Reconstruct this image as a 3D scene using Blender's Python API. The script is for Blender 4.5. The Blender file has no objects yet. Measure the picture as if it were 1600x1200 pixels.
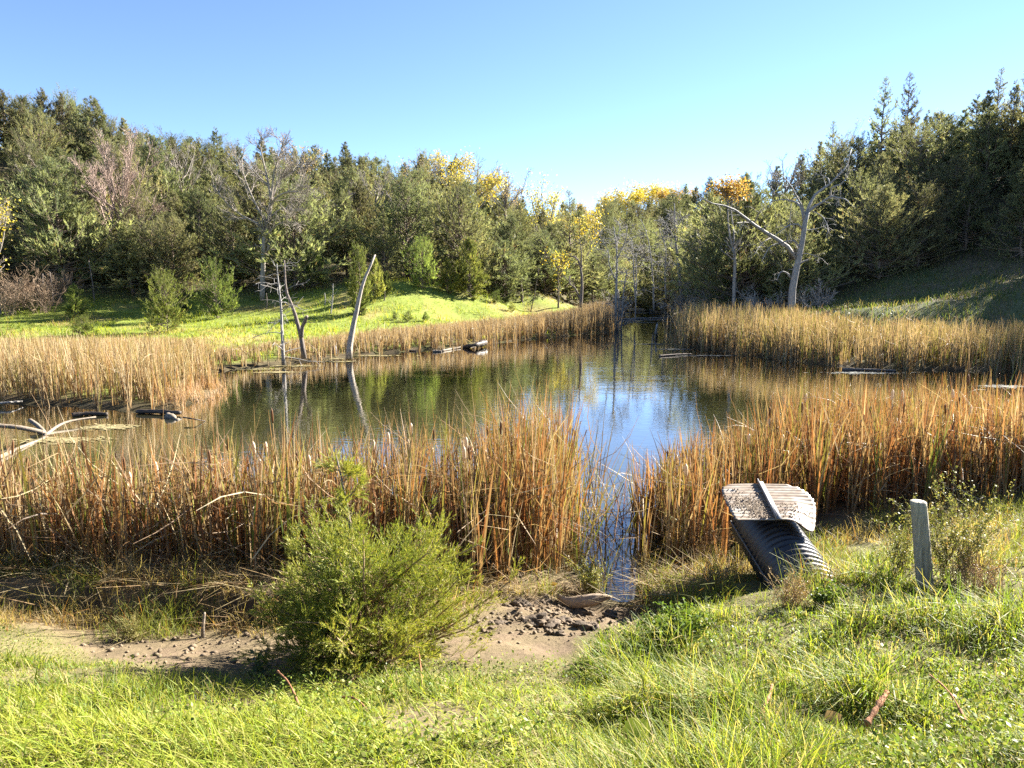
import bpy, math, random
import numpy as np
from mathutils import Vector, Matrix

# ------------------------------------------------------------------ camera, sky, sun, exposure
scene = bpy.context.scene
C = scene.collection
CAMZ, FPX = 3.2, 1100.0                     # eye height above the water, focal length for a 1600 px wide frame
TH = math.atan(163.0 / FPX)                 # the camera looks slightly down
cam = bpy.data.cameras.new('camera')
cam.sensor_width = 36.0
cam.lens = 36.0 * FPX / 1600.0
cam.clip_start, cam.clip_end = 0.05, 3000.0
camo = bpy.data.objects.new('camera', cam)
C.objects.link(camo)
camo.location = (0, 0, CAMZ)
camo.rotation_euler = (math.pi / 2 - TH, 0, 0)
scene.camera = camo

SUN_AZ, SUN_EL = math.radians(55), math.radians(29)      # to the right of the view, in front of the camera
world = bpy.data.worlds.new('World')
scene.world = world
world.use_nodes = True
wn = world.node_tree.nodes
bg = wn['Background']
sky = wn.new('ShaderNodeTexSky')
sky.sky_type = 'NISHITA'
sky.sun_disc = False
sky.sun_elevation = SUN_EL
sky.sun_rotation = SUN_AZ
sky.altitude = 300
sky.air_density = 0.55
sky.dust_density = 0.0
sky.ozone_density = 2.4
world.node_tree.links.new(sky.outputs[0], bg.inputs[0])
bg.inputs[1].default_value = 0.054
sun = bpy.data.lights.new('sun', 'SUN')
sun.energy = 5.0
sun.angle = math.radians(0.53)
sun.color = (1.0, 0.94, 0.83)
suno = bpy.data.objects.new('sun', sun)
C.objects.link(suno)
SUNV = Vector((math.sin(SUN_AZ) * math.cos(SUN_EL), math.cos(SUN_AZ) * math.cos(SUN_EL), math.sin(SUN_EL)))
suno.rotation_euler = SUNV.to_track_quat('Z', 'Y').to_euler()
suno.location = (30, 20, 40)
vs = scene.view_settings
vs.view_transform = 'Standard'
vs.look = 'None'
vs.gamma = 1.0
vs.use_curve_mapping = False
vs.exposure = 2.7
scene.cycles.max_bounces = 5
scene.cycles.diffuse_bounces = 3
scene.cycles.glossy_bounces = 3
scene.cycles.transmission_bounces = 4
scene.cycles.transparent_max_bounces = 6
scene.cycles.caustics_reflective = False
scene.cycles.caustics_refractive = False
scene.cycles.use_denoising = False

# ------------------------------------------------------------------ helpers
ct, st_ = math.cos(TH), math.sin(TH)
def ray(px, py):
    yv = (600.0 - py) / FPX
    return (px - 800.0) / FPX, ct + yv * st_, -st_ + yv * ct
def onz(px, py, z=0.0):
    dx, dy, dz = ray(px, py)
    t = (z - CAMZ) / dz
    return np.array([dx * t, dy * t, z])
def atY(px, py, Y):
    dx, dy, dz = ray(px, py)
    t = Y / dy
    return np.array([dx * t, Y, CAMZ + dz * t])
def proj(x, y, z):
    zz = z - CAMZ
    f = y * ct - zz * st_
    u = y * st_ + zz * ct
    f = np.where(f < 0.2, 0.2, f)
    return 800 + x / f * FPX, 600 - u / f * FPX

_rt = np.random.default_rng(99).random((256, 256))
def vnoise(x, y, s=0):
    x = np.asarray(x, float) + s * 17.37; y = np.asarray(y, float) + s * 9.71
    xi = np.floor(x).astype(int); yi = np.floor(y).astype(int)
    fx = x - xi; fy = y - yi
    fx = fx * fx * (3 - 2 * fx); fy = fy * fy * (3 - 2 * fy)
    a = _rt[xi & 255, yi & 255]; b = _rt[(xi + 1) & 255, yi & 255]
    c = _rt[xi & 255, (yi + 1) & 255]; d = _rt[(xi + 1) & 255, (yi + 1) & 255]
    return (a * (1 - fx) + b * fx) * (1 - fy) + (c * (1 - fx) + d * fx) * fy
def fbm(x, y, s=0, o=4):
    v = 0; a = 0.5
    for i in range(o):
        v = v + a * vnoise(x * 2 ** i, y * 2 ** i, s + i); a *= 0.5
    return v
def sstep(a, b, x):
    t = np.clip((x - a) / (b - a), 0, 1)
    return t * t * (3 - 2 * t)
def poly_sd(x, y, poly):
    """signed distance to a polygon, positive inside"""
    x = np.asarray(x, float).ravel(); y = np.asarray(y, float).ravel()
    p = np.asarray(poly, float); q = np.roll(p, -1, axis=0)
    d2 = np.full(x.shape, 1e18); ins = np.zeros(x.shape, bool)
    for (ax, ay), (bx, by) in zip(p, q):
        ex, ey = bx - ax, by - ay
        t = np.clip(((x - ax) * ex + (y - ay) * ey) / (ex * ex + ey * ey + 1e-12), 0, 1)
        d2 = np.minimum(d2, (x - ax - t * ex) ** 2 + (y - ay - t * ey) ** 2)
        c = ((ay > y) != (by > y))
        xx = ax + (y - ay) * ex / (ey if abs(ey) > 1e-12 else 1e-12)
        ins ^= c & (x < xx)
    d = np.sqrt(d2)
    return np.where(ins, d, -d)

def mesh_data(name, V, Q=None, T=None, col=None, smooth=False):
    V = np.asarray(V, np.float32).reshape(-1, 3)
    me = bpy.data.meshes.new(name)
    nq = 0 if Q is None else len(Q); nt = 0 if T is None else len(T)
    me.vertices.add(len(V)); me.vertices.foreach_set('co', V.ravel())
    loops = []
    if nq: loops.append(np.asarray(Q, np.int32).ravel())
    if nt: loops.append(np.asarray(T, np.int32).ravel())
    L = np.concatenate(loops)
    me.loops.add(len(L)); me.loops.foreach_set('vertex_index', L)
    me.polygons.add(nq + nt)
    starts = np.concatenate([np.arange(nq) * 4, nq * 4 + np.arange(nt) * 3]).astype(np.int32)
    me.polygons.foreach_set('loop_start', starts)
    if smooth: me.polygons.foreach_set('use_smooth', np.ones(nq + nt, bool))
    me.update(calc_edges=True)
    if col is not None:
        a = me.color_attributes.new('Col', 'FLOAT_COLOR', 'POINT')
        cc = np.ones((len(V), 4), np.float32); cc[:, :3] = np.asarray(col).reshape(-1, 3)
        a.data.foreach_set('color', cc.ravel())
    me.validate()
    return me
class Geo:
    """collects arrays of verts / quads / tris / colours into one mesh"""
    def __init__(s): s.V = []; s.Q = []; s.T = []; s.c = []; s.n = 0
    def add(s, V, Q=None, T=None, col=None):
        V = np.asarray(V, float).reshape(-1, 3)
        s.V.append(V)
        if Q is not None and len(Q): s.Q.append(np.asarray(Q) + s.n)
        if T is not None and len(T): s.T.append(np.asarray(T) + s.n)
        c = np.ones((len(V), 3)) * 0.5 if col is None else np.broadcast_to(np.asarray(col, float), (len(V), 3))
        s.c.append(c); s.n += len(V)
        return s
    def data(s, name, mat, smooth=False):
        me = mesh_data(name, np.concatenate(s.V), np.concatenate(s.Q) if s.Q else None,
                       np.concatenate(s.T) if s.T else None, np.concatenate(s.c), smooth)
        me.materials.append(mat)
        return me
def link(name, me, parent=None, **props):
    o = bpy.data.objects.new(name, me)
    C.objects.link(o)
    if parent is not None: o.parent = parent
    for k, v in props.items():
        if v is not None: o[k] = v
    return o
def thing(name, label, cat, loc, rotz=0.0, group=None, scale=None):
    o = link(name, None, label=label, category=cat, group=group)
    o.empty_display_size = 0.2
    o.location = loc; o.rotation_euler = (0, 0, rotz)
    if scale is not None: o.scale = scale
    return o

def unit(v): return v / (np.linalg.norm(v, axis=-1, keepdims=True) + 1e-9)
def tubes(P, R, S=5, cap=True):
    P = np.asarray(P, float); R = np.broadcast_to(np.asarray(R, float), P.shape[:2])
    N, K, _ = P.shape
    t = unit(np.gradient(P, axis=1))
    m = unit(P[:, -1] - P[:, 0])
    ref = np.where(np.abs(m[:, 2:3]) > 0.8, np.array([[1.0, 0.13, 0]]), np.array([[0.0, 0.1, 1.0]]))[:, None, :]
    u = unit(np.cross(t, np.broadcast_to(ref, t.shape))); v = np.cross(t, u)
    a = np.arange(S) * 2 * math.pi / S
    V = P[:, :, None, :] + R[:, :, None, None] * (np.cos(a)[None, None, :, None] * u[:, :, None, :] + np.sin(a)[None, None, :, None] * v[:, :, None, :])
    idx = np.arange(N * K * S).reshape(N, K, S)
    A = idx[:, :-1]; B = idx[:, 1:]
    Q = np.stack([A, np.roll(A, -1, 2), np.roll(B, -1, 2), B], -1).reshape(-1, 4)
    T = None
    if cap:
        tt = []
        for j in range(1, S - 1):
            tt.append(np.stack([idx[:, -1, 0], idx[:, -1, j], idx[:, -1, j + 1]], -1))
            tt.append(np.stack([idx[:, 0, 0], idx[:, 0, j + 1], idx[:, 0, j]], -1))
        T = np.concatenate(tt)
    return V.reshape(-1, 3), Q, T
def ribbons(P, W, side):
    P = np.asarray(P, float); N, K, _ = P.shape
    W = np.broadcast_to(np.asarray(W, float), (N, K))
    s = side[:, None, :] * W[:, :, None] * 0.5
    V = np.stack([P - s, P + s], 2)
    idx = np.arange(N * K * 2).reshape(N, K, 2)
    Q = np.stack([idx[:, :-1, 0], idx[:, :-1, 1], idx[:, 1:, 1], idx[:, 1:, 0]], -1).reshape(-1, 4)
    return V.reshape(-1, 3), Q
def resample(pts, K):
    p = np.asarray(pts, float)
    if len(p) < 3:
        s = np.linspace(0, len(p) - 1, K)[:, None]
        return p[0] * (1 - s) + p[-1] * s
    d = np.concatenate([[0], np.cumsum(np.linalg.norm(np.diff(p, axis=0), axis=1))])
    q = np.linspace(0, d[-1], K)
    # catmull-rom
    out = []
    for x in q:
        i = min(max(np.searchsorted(d, x) - 1, 0), len(p) - 2)
        u = (x - d[i]) / max(d[i + 1] - d[i], 1e-9)
        p0 = p[max(i - 1, 0)]; p1 = p[i]; p2 = p[i + 1]; p3 = p[min(i + 2, len(p) - 1)]
        out.append(0.5 * (2 * p1 + (p2 - p0) * u + (2 * p0 - 5 * p1 + 4 * p2 - p3) * u * u + (3 * p1 - p0 - 3 * p2 + p3) * u ** 3))
    return np.array(out)
def blade_curves(base, h, az, lean, bend, K, kink=None, kat=0.6):
    N = len(base); s = np.linspace(0, 1, K - 1)[None, :]
    a = lean[:, None] + bend[:, None] * s
    if kink is not None: a = a + kink[:, None] * (s > kat if np.isscalar(kat) else s > kat[:, None])
    st = (h / (K - 1))[:, None]
    d = np.stack([np.sin(a) * np.cos(az)[:, None], np.sin(a) * np.sin(az)[:, None], np.cos(a)], -1) * st[:, :, None]
    return np.concatenate([base[:, None, :], base[:, None, :] + np.cumsum(d, 1)], 1)
def grow(r, P, R, n, t0, t1, ln, ang, up, K=4, wig=0.12, rf=0.55, tipf=0.3, taper=0.5, rmin=0.004):
    """children of the tubes P, R: n per parent, directions turned off the parent by ang"""
    N, K0, _ = P.shape
    i = np.repeat(np.arange(N), n); M = len(i)
    t = r.uniform(t0, t1, M) * (K0 - 1)
    k = np.minimum(t.astype(int), K0 - 2); f = (t - k)[:, None]
    p = P[i, k] * (1 - f) + P[i, k + 1] * f
    rr = (R[i, k] * (1 - f[:, 0]) + R[i, k + 1] * f[:, 0])
    tan = unit(P[i, k + 1] - P[i, k])
    rv = r.normal(size=(M, 3)); per = unit(rv - (rv * tan).sum(1, keepdims=True) * tan)
    a = r.normal(ang, 0.22 * ang, M)[:, None]
    d = unit(np.cos(a) * tan + np.sin(a) * per)
    L = ln * (1 - taper * t / (K0 - 1)) * r.uniform(0.55, 1.25, M)
    pts = [p]
    for j in range(K - 1):
        d = unit(d + r.normal(0, wig, (M, 3)) + np.array([0, 0, up]))
        pts.append(pts[-1] + d * (L / (K - 1))[:, None])
    R2 = np.maximum(rr[:, None] * rf * np.linspace(1, tipf, K)[None, :], rmin)
    return np.stack(pts, 1), R2

# ------------------------------------------------------------------ materials
def new_mat(name):
    m = bpy.data.materials.new(name); m.use_nodes = True
    nt = m.node_tree
    return m, nt.nodes, nt.links, nt.nodes['Principled BSDF'], nt.nodes['Material Output']
def leaf_mat(name, trans=0.4, rough=0.55, spec=0.25, objvar=0.0, tint=(1, 1, 1), huev=0.0):
    m, N, L, b, out = new_mat(name)
    at = N.new('ShaderNodeAttribute'); at.attribute_name = 'Col'
    col = at.outputs['Color']
    if objvar > 0:
        oi = N.new('ShaderNodeObjectInfo')
        mr = N.new('ShaderNodeMapRange'); mr.inputs[3].default_value = 1 - objvar; mr.inputs[4].default_value = 1 + objvar
        L.new(oi.outputs['Random'], mr.inputs[0])
        mr2 = N.new('ShaderNodeMapRange'); mr2.inputs[3].default_value = 0.5 - huev; mr2.inputs[4].default_value = 0.5 + huev
        mu = N.new('ShaderNodeMath'); mu.operation = 'MULTIPLY'; mu.inputs[1].default_value = 7.31
        fr = N.new('ShaderNodeMath'); fr.operation = 'FRACT'
        L.new(oi.outputs['Random'], mu.inputs[0]); L.new(mu.outputs[0], fr.inputs[0]); L.new(fr.outputs[0], mr2.inputs[0])
        hs = N.new('ShaderNodeHueSaturation')
        L.new(mr.outputs[0], hs.inputs['Value']); L.new(mr2.outputs[0], hs.inputs['Hue']); L.new(col, hs.inputs['Color'])
        col = hs.outputs[0]
    L.new(col, b.inputs['Base Color'])
    b.inputs['Roughness'].default_value = rough
    b.inputs['Specular IOR Level'].default_value = spec
    if trans > 0:
        tr = N.new('ShaderNodeBsdfTranslucent')
        mx = N.new('ShaderNodeMixRGB'); mx.blend_type = 'MULTIPLY'; mx.inputs[0].default_value = 1
        mx.inputs[2].default_value = (*tint, 1)
        L.new(col, mx.inputs[1]); L.new(mx.outputs[0], tr.inputs[0])
        ms = N.new('ShaderNodeMixShader'); ms.inputs[0].default_value = trans
        L.new(b.outputs[0], ms.inputs[1]); L.new(tr.outputs[0], ms.inputs[2]); L.new(ms.outputs[0], out.inputs[0])
    return m
def rough_mat(name, c1, c2, scale=8, stretch=(1, 1, 1), rough=0.85, bump=0.4, bdist=0.02, c3=None, spec=0.2, usecol=False):
    m, N, L, b, out = new_mat(name)
    tc = N.new('ShaderNodeTexCoord'); mp = N.new('ShaderNodeMapping'); mp.inputs['Scale'].default_value = stretch
    L.new(tc.outputs['Object'], mp.inputs[0])
    n1 = N.new('ShaderNodeTexNoise'); n1.inputs['Scale'].default_value = scale; n1.inputs['Detail'].default_value = 8; n1.inputs['Roughness'].default_value = 0.65
    L.new(mp.outputs[0], n1.inputs[0])
    cr = N.new('ShaderNodeValToRGB')
    cr.color_ramp.elements[0].position = 0.32; cr.color_ramp.elements[0].color = (*c1, 1)
    cr.color_ramp.elements[1].position = 0.68; cr.color_ramp.elements[1].color = (*c2, 1)
    if c3 is not None:
        e = cr.color_ramp.elements.new(0.5); e.color = (*c3, 1)
    L.new(n1.outputs[0], cr.inputs[0])
    L.new(cr.outputs[0], b.inputs['Base Color'])
    b.inputs['Roughness'].default_value = rough; b.inputs['Specular IOR Level'].default_value = spec
    bp = N.new('ShaderNodeBump'); bp.inputs['Strength'].default_value = bump; bp.inputs['Distance'].default_value = bdist
    L.new(n1.outputs[0], bp.inputs['Height']); L.new(bp.outputs[0], b.inputs['Normal'])
    return m
M_CEDAR = leaf_mat('cedar_foliage', 0.5, 0.6, 0.15, 0.38, (1.0, 1.0, 0.75), 0.028)
M_JUNI = leaf_mat('juniper_foliage', 0.35, 0.5, 0.25, 0, (1.05, 1.05, 0.6))
M_GRASS = leaf_mat('grass_blades', 0.5, 0.5, 0.15, 0, (1.15, 1.15, 0.5))
M_REED = leaf_mat('reed_leaves', 0.33, 0.55, 0.25, 0, (1.1, 0.95, 0.65))
M_AUT = leaf_mat('autumn_leaves', 0.45, 0.5, 0.2, 0, (1.1, 1.0, 0.6))
M_WEED = leaf_mat('weed_leaves', 0.35, 0.5, 0.25, 0, (1.05, 1.05, 0.6))
M_BARK = rough_mat('cedar_bark', (0.10, 0.07, 0.05), (0.24, 0.19, 0.15), 6, (6, 6, 1))
M_TWIG = rough_mat('bare_twigs', (0.16, 0.138, 0.118), (0.32, 0.28, 0.24), 3, (4, 4, 1))
M_DEAD = rough_mat('weathered_deadwood', (0.13, 0.12, 0.11), (0.36, 0.34, 0.315), 5, (9, 9, 1), 0.8, 0.6, 0.02)
M_DARKBARK = rough_mat('dark_bark', (0.07, 0.055, 0.045), (0.20, 0.165, 0.14), 5, (6, 6, 1))
M_DRIFT = rough_mat('driftwood', (0.11, 0.088, 0.066), (0.26, 0.215, 0.165), 5, (2, 8, 8), 0.75, 0.5, 0.01)
M_WETLOG = rough_mat('wet_log', (0.025, 0.02, 0.017), (0.085, 0.065, 0.05), 6, (2, 8, 8), 0.5, 0.6, 0.015)

# ------------------------------------------------------------------ terrain
def W(px, py): return onz(px, py)[:2]
POND = [W(-420, 905), W(-200, 905), W(0, 900), W(300, 900), W(600, 893), W(850, 893), W(895, 898), W(925, 912), W(944, 938), W(956, 958), W(994, 958), W(1001, 915), W(1014, 882),
        W(1150, 868), W(1280, 812), W(1400, 795), W(1600, 785), W(2000, 770), (20, 13), (27, 20),
        W(1900, 590), W(1700, 582), W(1600, 580), W(1500, 579), W(1400, 577), W(1300, 571), W(1200, 560), W(1120, 549), W(1066, 540),
        W(1056, 520), W(1050, 500), W(1052, 488), W(1040, 479), W(1000, 476), W(975, 480), W(962, 492), W(957, 508), W(950, 520), W(900, 524), W(850, 528),
        W(740, 540), W(640, 549), W(545, 557), W(430, 570), W(340, 580), W(322, 592), W(338, 606), W(344, 613), W(318, 624), W(270, 637), W(200, 641), W(100, 633), W(0, 629), W(-200, 626), (-22, 18.5), (-24, 12), (-15, 8.2)]
POND = np.array(POND)
CP = []
def cz(px, py, z): CP.append(onz(px, py, z))
def cy(px, py, Y): CP.append(atY(px, py, Y))
def cw(x, y, z): CP.append(np.array([x, y, z], float))
for px, py, z in [(-300, 1200, 1.5), (0, 1200, 1.42), (400, 1200, 1.42), (800, 1200, 1.46), (1200, 1200, 1.5), (1600, 1200, 1.6), (1900, 1200, 1.65),
                  (-300, 1060, 1.1), (0, 1060, 0.86), (200, 1065, 0.68), (420, 1070, 0.62), (600, 1050, 0.68), (800, 1060, 0.78), (1000, 1060, 0.9), (1200, 1060, 1.05), (1400, 1060, 1.2), (1600, 1060, 1.3), (1900, 1060, 1.4),
                  (-300, 990, 0.7), (0, 985, 0.55), (100, 1000, 0.45), (250, 1015, 0.38), (400, 1015, 0.38), (520, 1010, 0.42), (680, 1000, 0.5), (850, 1010, 0.48), (930, 975, 0.3), (860, 955, 0.22), (780, 950, 0.25), (975, 965, 0.1),
                  (1040, 960, 0.5), (1040, 920, 0.25), (1110, 960, 0.68), (1120, 915, 0.4), (1255, 918, 0.84), (1170, 915, 0.6), (1310, 930, 0.88), (1445, 925, 0.88), (1600, 930, 1.0), (1900, 930, 1.05),
                  (1350, 865, 0.62), (1450, 872, 0.66), (1600, 875, 0.75), (1900, 870, 0.8), (1130, 890, 0.12), (1200, 865, 0.1), (1300, 845, 0.3),
                  (0, 935, 0.25), (200, 930, 0.22), (400, 928, 0.2), (600, 920, 0.2), (760, 915, 0.16), (-300, 935, 0.3)]:
    cz(px, py, z)
for x, y, z in [(0, 0, 1.6), (-4, 0, 1.6), (4, 0, 1.7), (-10, 0, 1.6), (10, 0, 1.8), (-20, 0, 1.6), (20, 0, 1.9), (0, -4, 1.6), (-12, -5, 1.6), (12, -5, 1.6), (-30, 4, 1.6), (30, 6, 2.5), (0, -14, -0.6), (-30, -14, 0), (30, -14, 0), (0, -60, -2), (-80, -60, 0), (80, -60, 2),
                (-14, 5, 1.1), (12, 5, 1.3), (-24, 6, 1.3), (22, 8, 1.6), (28, 14, 1.8)]:
    cw(x, y, z)
for px, py, z in [(-200, 560, 0.3), (0, 560, 0.3), (150, 560, 0.3), (280, 570, 0.25), (0, 525, 0.5), (200, 530, 0.5), (350, 535, 0.45), (500, 520, 0.5), (620, 505, 0.7), (720, 500, 0.6), (820, 492, 0.55), (900, 488, 0.5)]:
    cz(px, py, z)
for px, py, Y in [(-300, 480, 38), (-100, 480, 40), (50, 482, 42), (200, 478, 45), (400, 474, 46), (520, 460, 46), (580, 448, 47), (640, 441, 48), (760, 458, 52), (850, 458, 58), (930, 458, 66), (980, 462, 85)]:
    cy(px, py, Y)
for px, py, Y, h in [(-200, 100, 72, 7), (0, 125, 75, 7), (100, 135, 78, 7), (200, 195, 82, 7), (400, 212, 84, 7), (600, 235, 87, 7), (700, 245, 92, 7), (800, 290, 98, 7), (850, 318, 130, 8), (900, 328, 230, 11), (1000, 308, 240, 11), (1100, 292, 165, 9), (1150, 282, 115, 8),
                     (1200, 265, 82, 7), (1290, 220, 68, 7), (1380, 185, 60, 7), (1440, 172, 57, 7), (1520, 135, 54, 7), (1600, 112, 52, 7), (1750, 90, 50, 7)]:
    p = atY(px, py, Y); cw(p[0], p[1], p[2] - h)
for px, py, Y in [(960, 470, 85), (1000, 462, 100), (1060, 455, 75), (1080, 432, 110), (1115, 430, 85), (1120, 470, 52), (1180, 485, 42), (1240, 492, 34), (1330, 487, 30), (1400, 425, 41), (1470, 402, 44), (1600, 420, 37), (1600, 505, 24.5), (1450, 495, 28), (1800, 430, 34), (1800, 515, 23)]:
    cy(px, py, Y)
for x, y, z in [(-90, 130, 22), (-40, 160, 20), (10, 330, 32), (75, 170, 22), (80, 90, 19), (90, 50, 19), (-110, 70, 24), (-70, 45, 10), (-60, 30, 3), (-50, 15, 2), (45, 15, 5), (60, 30, 12), (120, 10, 16), (-120, 10, 10),
                (-400, 400, 30), (0, 450, 30), (400, 400, 30), (400, 0, 20), (-400, 0, 20), (-300, -300, 0), (300, -300, 0)]:
    cw(x, y, z)
CP = np.array(CP)
def phi(r2): return np.sqrt(r2 + 0.35 ** 2)
_A = phi(((CP[:, None, :2] - CP[None, :, :2]) ** 2).sum(-1))
_n = len(CP)
_M = np.zeros((_n + 1, _n + 1)); _M[:_n, :_n] = _A - np.eye(_n) * 0.02; _M[:_n, _n] = 1; _M[_n, :_n] = 1
_wt = np.linalg.solve(_M, np.concatenate([CP[:, 2], [0]]))
def gz(x, y):
    x = np.asarray(x, float); y = np.asarray(y, float); sh = x.shape
    x = x.ravel(); y = y.ravel(); z = np.zeros(x.shape)
    for i in range(0, len(x), 40000):
        s = slice(i, i + 40000)
        z[s] = phi((x[s, None] - CP[None, :, 0]) ** 2 + (y[s, None] - CP[None, :, 1]) ** 2) @ _wt[:_n] + _wt[_n]
    sd = poly_sd(x, y, POND)
    near = 1 - sstep(7, 11, y)
    # little eroded bank behind the bare dirt, left of the cedar bush
    yc = 5.72 + 0.35 * (fbm(x * 1.3, x * 0 + 3, 5, 3) - 0.5) - 0.04 * x
    stp = sstep(-0.10, 0.06, y - yc + 0.10 * (fbm(x * 5, y * 5, 8, 3) - 0.5)) * (1 - sstep(0.5, 1.6, y - yc)) * sstep(-6.0, -5.0, x) * (1 - sstep(-1.3, -0.6, x))
    z = z + 0.24 * stp
    rel = near * sstep(-1.5, 2.5, x) * 0.5 + near * 0.5
    z = z + rel * 0.22 * (fbm(x * 1.4, y * 1.6, 1, 3) - 0.45) * sstep(-0.1, -1.2, sd)
    z = z + near * 0.05 * (fbm(x * 6, y * 6, 2, 3) - 0.45)
    mud = sstep(5.0, 5.6, y) * (1 - sstep(7.2, 8, y)) * sstep(-1.2, -0.4, x) * (1 - sstep(1.2, 1.8, x))
    z = z + mud * 0.16 * (np.abs(fbm(x * 4.5, y * 5.5, 15, 4) - 0.47) * 2 - 0.12)
    z = z + (1 - near) * 0.8 * (fbm(x * 0.12, y * 0.12, 3, 3) - 0.45) * sstep(-0.5, -8, sd)
    od = np.clip(-sd, 0, 60)
    cap = 0.08 + 0.10 * od + 0.035 * od ** 2
    z = np.where((y > 13) & (z > cap), cap + (z - cap) * sstep(4, 9, od), z)
    out = np.maximum(z, 0.03 + 0.05 * np.clip(-sd, 0, 3))
    ins = -np.minimum(0.9, 0.04 + 0.25 * np.clip(sd, 0, 9))
    z = np.where(sd > 0, ins, out)
    return z.reshape(sh)
def g1(x, y): return float(gz(np.array([x]), np.array([y]))[0])
def ground_at(px, py):
    dx, dy, dz = ray(px, py)
    t = 1.2 * (150 / 1.2) ** np.linspace(0, 1, 700)
    h = CAMZ + dz * t - gz(dx * t, dy * t)
    k = np.argmax(h < 0)
    if h[k] >= 0: return None
    a = h[k - 1] / (h[k - 1] - h[k]); tt = t[k - 1] + a * (t[k] - t[k - 1])
    return np.array([dx * tt, dy * tt, CAMZ + dz * tt])
# treelines: depth of the forest edge by bearing
TLX = np.array([-600, -400, -100, 50, 200, 400, 520, 640, 760, 850, 930, 985]); TLY = np.array([34, 36, 40, 42.5, 46, 47, 47.5, 48.5, 52, 58, 66, 88])
TRX = np.array([985, 1050, 1100, 1150, 1200, 1280, 1340, 1400, 1470, 1530, 1600, 1700, 2000, 2400]); TRY = np.array([92, 66, 50, 43, 38, 35, 38, 41, 43, 41, 37, 34, 31, 28])
def bearing(x, y): return 800 + FPX * x / np.maximum(y, 1.0)
def treeline(b): return np.where(b < 985, np.interp(b, TLX, TLY), np.interp(b, TRX, TRY))
DIRT = [np.array(p, float) for p in [
    [(110, 1004), (250, 998), (480, 998), (500, 1030), (470, 1046), (300, 1048), (150, 1028)],
    [(730, 968), (800, 935), (960, 925), (1000, 958), (960, 985), (900, 998), (885, 1030), (800, 1032), (730, 1000)],
    [(225, 1088), (330, 1074), (430, 1090), (410, 1118), (270, 1128)],
    [(540, 1112), (700, 1092), (770, 1135), (640, 1150)],
    [(1150, 1082), (1260, 1088), (1300, 1135), (1180, 1140)],
    [(700, 1000), (760, 1000), (780, 1030), (700, 1030)]]]
def dirt_mask(x, y, z):
    px, py = proj(x, y, z)
    m = np.zeros(px.shape)
    for i, d in enumerate(DIRT):
        s = poly_sd(px + 30 * (vnoise(x * 4, y * 4, 4) - 0.5), py + 16 * (vnoise(x * 4, y * 4, 6) - 0.5), d).reshape(px.shape)
        m = np.maximum(m, sstep(-8, 6, s) * (1.0 if i in (0, 1, 5) else 0.75))
    return m * (y < 8)

def axis(lo, hi, c0, c1, fine, grow_):
    xs = list(np.arange(c0, c1, fine)); s = fine; x = xs[-1]
    while x < hi: s = min(s * grow_, 14); x += s; xs.append(x)
    s = fine; x = c0; left = []
    while x > lo: s = min(s * grow_, 14); x -= s; left.append(x)
    return np.array(left[::-1] + xs)
gx = axis(-250, 250, -5.2, 5.6, 0.075, 1.045)
gy = axis(-140, 330, 1.8, 8.0, 0.075, 1.035)
GX, GY = np.meshgrid(gx, gy)
GZ = gz(GX, GY)
nx, ny = len(gx), len(gy)
idx = np.arange(nx * ny).reshape(ny, nx)
GQ = np.stack([idx[:-1, :-1], idx[:-1, 1:], idx[1:, 1:], idx[1:, :-1]], -1).reshape(-1, 4)
xf, yf, zf = GX.ravel(), GY.ravel(), GZ.ravel()
sdw = poly_sd(xf, yf, POND)
br = bearing(xf, yf); tl = treeline(br)
def mixc(a, b, m): return a * (1 - m[:, None]) + np.asarray(b) * m[:, None]
gc = np.tile(np.array([0.125, 0.11, 0.05]), (len(xf), 1))
nn = fbm(xf * 0.5, yf * 0.5, 11, 4)
gc = mixc(gc, (0.165, 0.20, 0.04), sstep(14, 20, yf))                            # meadow
gc = mixc(gc, (0.25, 0.19, 0.085), sstep(0.52, 0.66, nn) * sstep(14, 20, yf) * 0.7)      # straw patches
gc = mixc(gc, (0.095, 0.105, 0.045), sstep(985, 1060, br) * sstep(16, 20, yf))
gc = mixc(gc, (0.15, 0.11, 0.07), sstep(985, 1060, br) * sstep(16, 20, yf) * sstep(0.46, 0.6, nn) * 0.8)           # right slope
gc = mixc(gc, (0.085, 0.072, 0.042), sstep(-1.5, 2.0, yf - tl + 3 * (nn - 0.5)) * sstep(16, 20, yf))     # forest floor
gc = mixc(gc, (0.10, 0.075, 0.045), sstep(-1.0, -0.2, sdw))
dm = dirt_mask(xf, yf, zf)
gc = mixc(gc, (0.13, 0.095, 0.062), dm * (0.75 + 0.25 * sstep(0.35, 0.6, fbm(xf * 7, yf * 7, 91, 3))))
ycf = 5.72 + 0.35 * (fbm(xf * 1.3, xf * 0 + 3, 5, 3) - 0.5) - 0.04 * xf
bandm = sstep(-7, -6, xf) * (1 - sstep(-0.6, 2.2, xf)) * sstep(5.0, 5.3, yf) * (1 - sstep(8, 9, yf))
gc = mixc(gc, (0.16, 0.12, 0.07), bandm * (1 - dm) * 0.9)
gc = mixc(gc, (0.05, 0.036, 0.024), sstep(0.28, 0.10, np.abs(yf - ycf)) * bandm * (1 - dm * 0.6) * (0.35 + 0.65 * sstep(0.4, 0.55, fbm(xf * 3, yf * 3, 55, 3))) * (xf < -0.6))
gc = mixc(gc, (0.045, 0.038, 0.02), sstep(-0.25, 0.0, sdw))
m, N, L, b, out = new_mat('ground_soil')
at = N.new('ShaderNodeAttribute'); at.attribute_name = 'Col'
tc = N.new('ShaderNodeTexCoord')
n1 = N.new('ShaderNodeTexNoise'); n1.inputs['Scale'].default_value = 14; n1.inputs['Detail'].default_value = 10; n1.inputs['Roughness'].default_value = 0.7
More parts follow.
